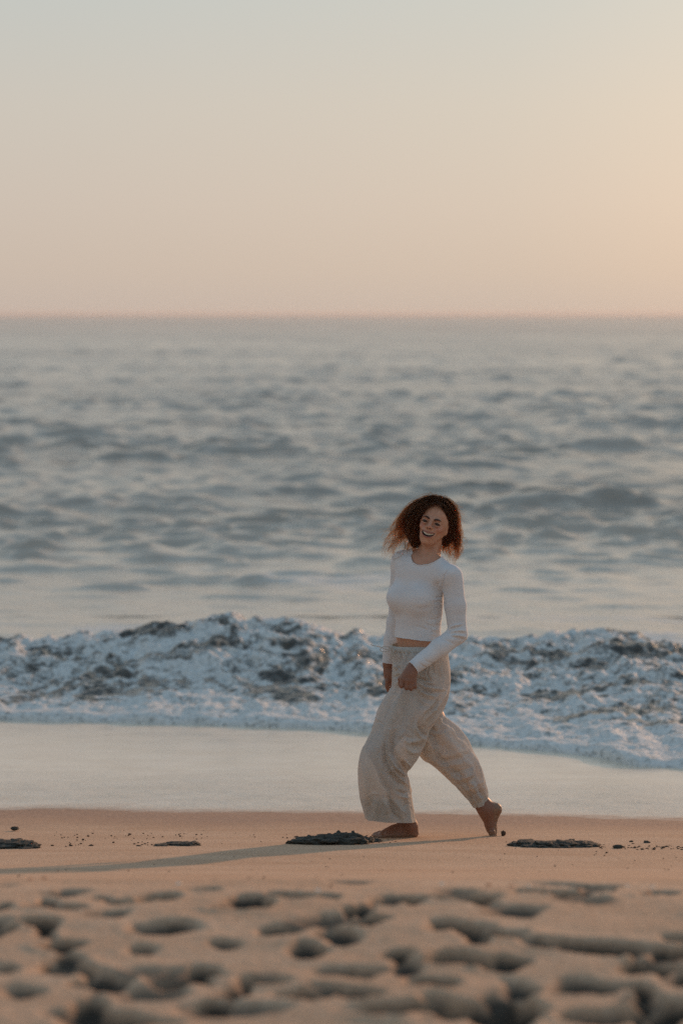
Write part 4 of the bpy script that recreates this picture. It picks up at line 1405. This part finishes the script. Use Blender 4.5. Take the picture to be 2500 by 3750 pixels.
# light passing forward through the strands, tinted red brown
tr = t.node('ShaderNodeBsdfRefraction', {'Color': t.mix(t.maprange(n, .3, .7), (.84, .46, .22, 1), (.93, .60, .34, 1)), 'Roughness': .52, 'IOR': 1.06})
hs_ = t.node('ShaderNodeMixShader', {0: t.maprange(t.attr('tip'), .15, .8, .30, .66), 1: d_.outputs[0], 2: tr.outputs[0]})
tl = t.node('ShaderNodeBsdfTranslucent', {'Color': (.82, .44, .22, 1)})
hs_ = t.node('ShaderNodeMixShader', {0: t.maprange(t.attr('tip'), .2, .9, .015, .12), 1: hs_.outputs[0], 2: tl.outputs[0]})
thin = t.node('ShaderNodeBsdfTransparent', {'Color': (.95, .62, .36, 1)})      # sun filtering between fine hairs
M_HAIR = t.finish(t.node('ShaderNodeMixShader', {0: .08, 1: hs_.outputs[0], 2: thin.outputs[0]}).outputs[0])
M_HAIRB = simple('hair_underlayer', srgb(48, 28, 20), .8)
hair = pobj('hair', hav, haf, M_HAIRB)

G = [  # guide, number, root spread, tip spread (m), curl
    ([(850, 165, .0), (740, 190, .0), (620, 250, .01), (520, 350, .02), (440, 470, .03), (390, 600, .03), (320, 720, .03)], 260, .014, .034, .012),
    ([(845, 185, -.045), (740, 215, -.04), (650, 290, -.02), (590, 400, .0), (530, 540, .01), (460, 650, .02), (370, 760, .02)], 260, .010, .040, .012),
    ([(840, 200, -.060), (750, 232, -.062), (680, 300, -.050), (632, 400, -.025), (600, 520, -.005), (580, 650, .01), (560, 780, .02)], 260, .008, .018, .006),
    ([(820, 190, .05), (700, 220, .06), (570, 300, .07), (470, 420, .07), (420, 540, .07), (350, 660, .06), (290, 800, .05)], 200, .016, .032, .014),
    ([(800, 200, .06), (660, 300, .08), (580, 450, .08), (540, 600, .08), (500, 720, .07), (440, 800, .06)], 240, .020, .035, .010),
    ([(700, 300, .05), (620, 450, .06), (580, 600, .07), (560, 700, .07), (545, 790, .06)], 260, .022, .020, .005),
    ([(650, 330, -.02), (610, 440, -.01), (585, 560, .02), (570, 680, .03), (590, 795, .04)], 200, .010, .016, .004),
    ([(860, 165, -.01), (950, 175, -.01), (1040, 240, .0), (1095, 340, .01), (1120, 460, .01), (1125, 590, .02), (1120, 720, .02)], 240, .012, .016, .006),
    ([(860, 180, -.045), (940, 205, -.045), (1010, 280, -.025), (1050, 390, -.005), (1075, 520, .01), (1090, 660, .02), (1110, 790, .02), (1085, 920, .02)], 260, .010, .018, .008),
    ([(865, 200, -.060), (920, 232, -.064), (970, 300, -.052), (1008, 390, -.030), (1020, 520, -.005), (1005, 640, .01), (950, 740, .02), (930, 840, .03)], 240, .007, .014, .005),
    ([(880, 180, .05), (990, 240, .05), (1070, 360, .05), (1090, 520, .05), (1070, 680, .05), (1020, 800, .05), (1010, 900, .04)], 240, .016, .020, .007),
    ([(980, 300, .02), (1040, 430, .03), (1050, 560, .03), (1020, 680, .04), (970, 790, .04), (975, 880, .03)], 220, .016, .014, .005),
    ([(840, 160, .03), (760, 165, .03), (650, 205, .04), (560, 270, .05), (480, 370, .05), (400, 460, .05), (370, 560, .05)], 150, .012, .024, .012),
    ([(1100, 620, .02), (1130, 700, .02), (1110, 800, .02), (1125, 870, .02), (1085, 950, .02)], 60, .014, .008, .006),
]
tubes, tris, tips, off_ = [], [], [], 0
NSEG = 26


def add_strand(pts, w):
    global off_
    n = len(pts)
    T = np.gradient(pts, axis=0); T /= np.maximum(np.linalg.norm(T, axis=1), 1e-9)[:, None]
    a = hr.uniform(0, 3.14); up = np.array([math.cos(a) * .8, .5, math.sin(a) * .8])
    A = np.cross(T, up); A /= np.maximum(np.linalg.norm(A, axis=1), 1e-6)[:, None]
    wd = (np.linspace(1, .3, n) * w)[:, None]
    v = np.stack([pts - A * wd, pts + A * wd], 1).reshape(-1, 3)
    f = grid_faces(n, 2)
    tubes.append(v); tris.append(f + off_); off_ += len(v)
    tips.append(np.repeat(np.linspace(0, 1, n), 2))


hr = np.random.default_rng(11)
for gi, (g, n_, r0, r1, cu) in enumerate(G):
    base = catmull([C1(*q) for q in g], NSEG)
    clumps = hr.normal(0, 1, (max(5, n_ // 14), 3))
    cph = hr.uniform(0, 6.28, len(clumps)); cfr = hr.uniform(1.4, 2.6, len(clumps)); cln = hr.uniform(.72, 1.08, len(clumps))
    for s_i in range(n_):
        k = hr.integers(len(clumps))
        o0 = hr.normal(0, 1, 3) * .7
        tt = np.linspace(0, 1, NSEG)[:, None]
        o_ = o0 * r0 * (1 - .5 * tt) + clumps[k] * r1 * tt ** 1.3 * [.9, .6, .8] + hr.normal(0, 1, 3) * r1 * .20 * tt
        ph_ = cph[k] + tt * 6.28 * cfr[k]
        am = cu * 1.7 * tt ** 1.2 * hr.uniform(.8, 1.2)
        cur = np.concatenate([np.cos(ph_) * am, np.sin(ph_) * am * .6, np.sin(ph_ + .5) * am * .8], 1)
        L = np.clip(cln[k] * hr.uniform(.85, 1.08), .5, 1.1)
        pts = base + o_ + cur
        # keep the roots on the scalp
        m = int(NSEG * min(1, L)); pts = pts[:max(8, m)]
        loc_ = (pts - HCN) @ HR
        e = np.sqrt((loc_[:, 0] / .0785) ** 2 + ((loc_[:, 1] - .024) / .096) ** 2 + ((loc_[:, 2] - .042) / .084) ** 2)
        inside = e < 1
        sc_ = np.where(inside, 1 / np.maximum(e, .4), 1)[:, None]
        cen = np.array([0, .024, .042])
        loc_ = cen + (loc_ - cen) * sc_
        face = (loc_[:, 1] < -.035) & (np.abs(loc_[:, 0]) < .047) & (loc_[:, 2] < .060)
        loc_[:, 0] = np.where(face, np.sign(loc_[:, 0]) * .050, loc_[:, 0])
        add_strand(HCN + loc_ @ HR.T, hr.uniform(.0008, .0014))
wisps = [[(440, 640, .02), (380, 655, .02), (300, 680, .02), (230, 685, .02), (155, 673, .02)], [(330, 690, .02), (250, 710, .02), (205, 745, .02), (200, 800, .02), (235, 850, .02)],
         [(450, 690, -.02), (455, 780, -.03), (430, 860, -.05), (380, 905, -.06), (300, 942, -.06)], [(480, 760, -.01), (440, 820, -.03), (380, 850, -.03), (310, 850, -.02)],
         [(1125, 735, .02), (1185, 755, .02), (1200, 800, .02), (1170, 860, .02), (1120, 905, .02)], [(1120, 680, .02), (1170, 655, .02), (1225, 655, .02), (1245, 700, .02), (1235, 740, .02)],
         [(1120, 640, .02), (1150, 620, .02), (1190, 630, .02), (1215, 600, .02)], [(380, 560, .03), (350, 500, .03), (370, 460, .03), (410, 480, .03), (390, 540, .03)],
         [(300, 760, .03), (262, 790, .03), (245, 830, .03), (275, 850, .03), (330, 830, .03)], [(380, 700, .03), (330, 740, .03), (300, 790, .03), (290, 840, .03)],
         [(500, 720, .0), (480, 790, -.02), (510, 830, -.02), (560, 820, -.02)], [(1070, 870, .02), (1090, 900, .02), (1075, 950, .02)], [(1085, 330, -.02), (1120, 350, -.02), (1122, 385, -.02), (1095, 390, -.02), (1090, 365, -.02)],
         [(1085, 330, -.02), (1125, 345, -.02), (1128, 388, -.02), (1100, 398, -.02)]]
for w in wisps:
    for k in range(7):
        j = hr.normal(0, 1, 3) * .0028
        add_strand(catmull([C1(*q) for q in w], 22) + j + np.linspace(0, 1, 22)[:, None] * hr.normal(0, 1, 3) * .005, .0006)
# fly-away halo over the crown
for k in range(320):
    a = hr.uniform(-2.3, 1.7)
    dirn = np.array([math.sin(a), hr.uniform(-.1, .5), math.cos(a)]); dirn /= np.linalg.norm(dirn)
    p0 = np.array([0, .024, .042]) + dirn * [.079, .095, .084]
    side = -1 if a < .2 else 1
    tt = np.linspace(0, 1, 10)[:, None]
    l = hr.uniform(.02, .05)
    pts = p0 + dirn * tt * l * .45 + np.array([side * .9, .1, -.2]) * tt ** 1.6 * l
    pts = pts + hr.normal(0, 1, 3) * .006 * tt ** 2
    add_strand(HCN + pts @ HR.T, .0005)
sobj = pobj('hair_strands', np.concatenate(tubes), np.concatenate(tris), M_HAIR, hair)
add_attr(sobj, 'tip', np.concatenate(tips))

# ================================================================== CLODS, PEBBLES, SHELLS
def clod_material():
    t = NT('wet_sand_clod')
    n = t.noise(60, 5, .65)
    c = t.mix(t.maprange(n, .3, .7), srgb(48, 48, 43), srgb(74, 70, 60))
    g = t.noise(520, 3, .7)
    return t.finish(t.principled(color=c, rough=.8, spec=.3, normal=t.bump(t.math('ADD', t.math('MULTIPLY', n, .7), t.math('MULTIPLY', g, .4)), .9, .006)).outputs[0])


M_CLOD = clod_material()
M_CRUMB = simple('dark_sand_crumb', srgb(74, 56, 42), .9)


def lump(c, r, seed, rough_=.35, h=None, flat_bottom=True, freq=1.0, n=(26, 18)):
    v, f = uvsphere(np.zeros(3), 1.0, n[0], n[1])
    v = np.array(v)
    k = freq
    d_ = 1 + rough_ * noise3(v[:, 0] * 1.7 * k + seed, v[:, 1] * 1.7 * k, v[:, 2] * 1.7 * k, seed) + rough_ * .55 * noise3(v[:, 0] * 4.1 * k + seed, v[:, 1] * 4.1 * k, v[:, 2] * 4.1 * k, seed + 1) + rough_ * .3 * noise3(v[:, 0] * 9 * k, v[:, 1] * 9 * k + seed, v[:, 2] * 9 * k, seed + 2)
    v = v * d_[:, None] * np.array(r) + c
    return v, f


def thing_mesh(name, v, f, mat, label, cat, group=None):
    v = np.asarray(v, float)
    o0 = np.array([v[:, 0].mean(), v[:, 1].mean(), v[:, 2].min()])
    o = mesh_obj(name, v - o0, f, mat)
    o.location = o0
    return set_props(o, label, cat, group)


def heap(name, parts, label, cat, group, seed):
    """one clod built from slumped and broken pieces: (photo x, photo y of its foot, half width px, height px, half depth m)"""
    V, F_, o = [], [], 0
    for i, (px, py, hw, hp, dp) in enumerate(parts):
        g = on_ground(px, py)
        m = g[1] / FPX
        v, f = lump(np.array([g[0], g[1] + dp * .6, g[2] + hp * m * .16]), (hw * m, dp, hp * m * .52), seed + i * 3, .42, freq=1.3, n=(40, 26))
        V.append(v); F_.append(f + o); o += len(v)
    return thing_mesh(name, np.concatenate(V), np.concatenate(F_), M_CLOD, label, cat, group)


heap('sand_clod', [(1130, 3093, 60, 34, .07), (1190, 3095, 70, 40, .08), (1255, 3094, 62, 46, .08), (1300, 3092, 42, 40, .06), (1335, 3088, 30, 22, .05), (1215, 3093, 30, 50, .05),
                   (1270, 3090, 22, 52, .05), (1288, 3088, 16, 54, .04), (1240, 3088, 14, 52, .04), (1370, 3083, 28, 9, .03), (1100, 3093, 36, 16, .05)],
     'largest dark clod of wet sand, jagged on top, just left of her front foot', 'sand clod', 'dark clods of kicked up wet sand', 20)
heap('sand_clod', [(30, 3106, 60, 26, .08), (85, 3107, 48, 26, .07), (-20, 3104, 50, 28, .08), (120, 3106, 22, 18, .05), (55, 3104, 40, 30, .06)],
     'low rounded dark clod of wet sand at the left edge of the beach', 'sand clod', 'dark clods of kicked up wet sand', 60)
heap('sand_clod', [(1900, 3100, 32, 12, .05), (1950, 3102, 52, 18, .07), (2010, 3104, 60, 19, .07), (2075, 3104, 58, 22, .07), (2135, 3103, 50, 18, .06), (2175, 3102, 22, 10, .04), (2090, 3100, 30, 25, .05)],
     'long flat dark clod of wet sand to the right of her back foot', 'sand clod', 'dark clods of kicked up wet sand', 90)
heap('sand_clod', [(640, 3097, 50, 9, .04), (695, 3098, 34, 13, .05), (590, 3100, 28, 6, .03)],
     'thin dark sliver of wet sand midway between the left edge and the big clod', 'sand clod', 'dark clods of kicked up wet sand', 120)
small = [(54, 3039, 15, 9, 'dark_pebble', 'small dark pebble lying on the moist sand at far left', 'pebble'),
         (2262, 3107, 17, 12, 'sand_clod', 'small pointed lump of dark sand, nearest to the long flat clod', 'sand clod'),
         (2310, 3086, 8, 6, 'sand_clod', 'tiny dark lump of sand, left one of the pair high on the right', 'sand clod'),
         (2368, 3089, 13, 8, 'sand_clod', 'tiny dark lump of sand, right one of the pair high on the right', 'sand clod')]
for i, (px, py, hw, hp, nm, lb, ct) in enumerate(small):
    g = on_ground(px, py); m = g[1] / FPX
    v, f = lump(g + [0, .01, hp * m * .3], (hw * m, hw * m * .8, hp * m * .8), 200 + i * 5, .3)
    thing_mesh(nm, v, f, M_CLOD, lb, ct, 'dark clods of kicked up wet sand' if ct == 'sand clod' else None)
# clump flying off the back foot
c_ = Q(1841, 3055, .05)
V, F_, o = [], [], 0
for i, (dx, dz, r) in enumerate([(0, .006, .010), (.005, .002, .007), (-.003, -.004, .006), (.001, -.011, .004), (.002, -.017, .0028), (-.005, .008, .005)]):
    v, f = lump(c_ + [dx, 0, dz], (r, r, r), 300 + i, .4, n=(16, 12)); V.append(v); F_.append(f + o); o += len(v)
thing_mesh('sand_clump', np.concatenate(V), np.concatenate(F_), M_CRUMB, 'little clump of sand kicked into the air behind her back foot', 'sand clump')

# trails of crumbs along the beach face, too many to count
V, F_, o = [], [], 0
cr = np.random.default_rng(5)


def crumbs(n, fx, fy, r0, r1):
    global o
    for _ in range(n):
        px, py = fx(), fy()
        g = on_ground(px, py); r = cr.uniform(r0, r1) * (1 if cr.random() < .85 else 1.7)
        v, f = uvsphere(np.zeros(3), 1.0, 8, 6)
        v = v * (1 + .3 * cr.normal(0, 1, (len(v), 1)).clip(-1, 1)) * [r * cr.uniform(1, 1.8), r, r * .7] + g + [0, 0, r * .25]
        V.append(v); F_.append(f + o); o += len(v)


crumbs(28, lambda: cr.uniform(140, 640), lambda: cr.normal(3093, 5), .0018, .0045)
crumbs(60, lambda: cr.uniform(200, 1150), lambda: cr.normal(3062, 10), .0015, .0035)
crumbs(24, lambda: cr.uniform(1330, 1440), lambda: cr.normal(3080, 5), .0018, .004)
crumbs(70, lambda: cr.uniform(2190, 2520), lambda: cr.normal(3104, 4), .0018, .004)
crumbs(40, lambda: cr.uniform(1980, 2520), lambda: cr.normal(3085, 3), .0015, .003)
crumbs(30, lambda: cr.uniform(1330, 1400), lambda: cr.normal(3063, 3), .0015, .0032)
crumbs(120, lambda: cr.uniform(0, 2500), lambda: cr.uniform(3070, 3230), .0012, .0026)
cm = mesh_obj('sand_crumbs', np.concatenate(V), np.concatenate(F_), M_CRUMB)
set_props(cm, 'crumbs of dark sand scattered across the beach face', None, None, 'stuff')

# pebbles and shell bits lying at the edge of the churned sand
M_P = {'orange': simple('orange_shell', srgb(190, 112, 62), .5), 'white': simple('white_shell', srgb(226, 214, 196), .4), 'brown': simple('brown_pebble', srgb(120, 76, 50), .6)}
PB_ = [(165, 3222, 12, 'orange', 'orange shell bit in the shadowed dip at far left'), (112, 3225, 10, 'orange', 'fainter orange shell bit, leftmost of all'),
       (655, 3240, 13, 'white', 'pale shell bit on the edge of the footprints left of centre'), (912, 3228, 11, 'brown', 'brown pebble above the footprints left of centre'),
       (1165, 3268, 15, 'white', 'pale shell in the footprint below the clod'), (1210, 3246, 12, 'brown', 'brown pebble beside the pale shell below the clod'),
       (1215, 3246, 9, 'orange', ''), (1618, 3243, 11, 'white', 'whitish shell bit below and between her feet'),
       (1790, 3252, 14, 'orange', 'orange shell sliver below her back foot'), (1870, 3256, 16, 'orange', 'brightest orange shell sliver right of her back foot'),
       (1935, 3250, 10, 'white', 'small white shell bit right of the brightest orange sliver'), (2065, 3248, 9, 'white', 'small white shell bit above the long footprint at right'),
       (2115, 3256, 13, 'brown', 'brown pebble at the right end of the long footprint'), (2248, 3258, 9, 'brown', 'lone brown pebble right of the long footprint'),
       (2296, 3245, 9, 'white', 'tiny white shell bit right of the lone pebble'), (2388, 3245, 12, 'white', 'bright shell bit near the right edge'), (2370, 3262, 9, 'orange', 'tiny orange shell bit near the right edge')]
for i, (px, py, r, kind, lb) in enumerate(PB_):
    if not lb: continue
    g = on_ground(px, py); m = g[1] / FPX * .6
    g[2] = ground_at(g[0], g[1])
    v, f = lump(g + [0, 0, r * m * .25], (r * m * 1.3, r * m, r * m * .6), 400 + i, .25, n=(18, 12))
    thing_mesh('shell' if kind != 'brown' else 'pebble', v, f, M_P[kind], lb, 'shell' if kind != 'brown' else 'pebble', 'shell bits and pebbles at the edge of the churned sand')

# ================================================================== AIR
t = NT('sea_haze')
vol = t.node('ShaderNodeVolumePrincipled', {'Color': (0.92, 0.86, 0.83, 1), 'Density': 0.00019, 'Anisotropy': 0.3})
t.l.new(vol.outputs[0], t.out.inputs['Volume'])
hx, hy0, hy1, hz0, hz1 = 8000, -45, 8000, -8, 4.5
hv = [(sx * hx, y, z) for z in (hz0, hz1) for y in (hy0, hy1) for sx in (-1, 1)]
haze = mesh_obj('haze', np.array(hv), [(0, 2, 3, 1), (4, 5, 7, 6), (0, 1, 5, 4), (2, 6, 7, 3), (0, 4, 6, 2), (1, 3, 7, 5)], t.m, smooth=False)
set_props(haze, 'thin salt haze over the sea', None, None, 'stuff')
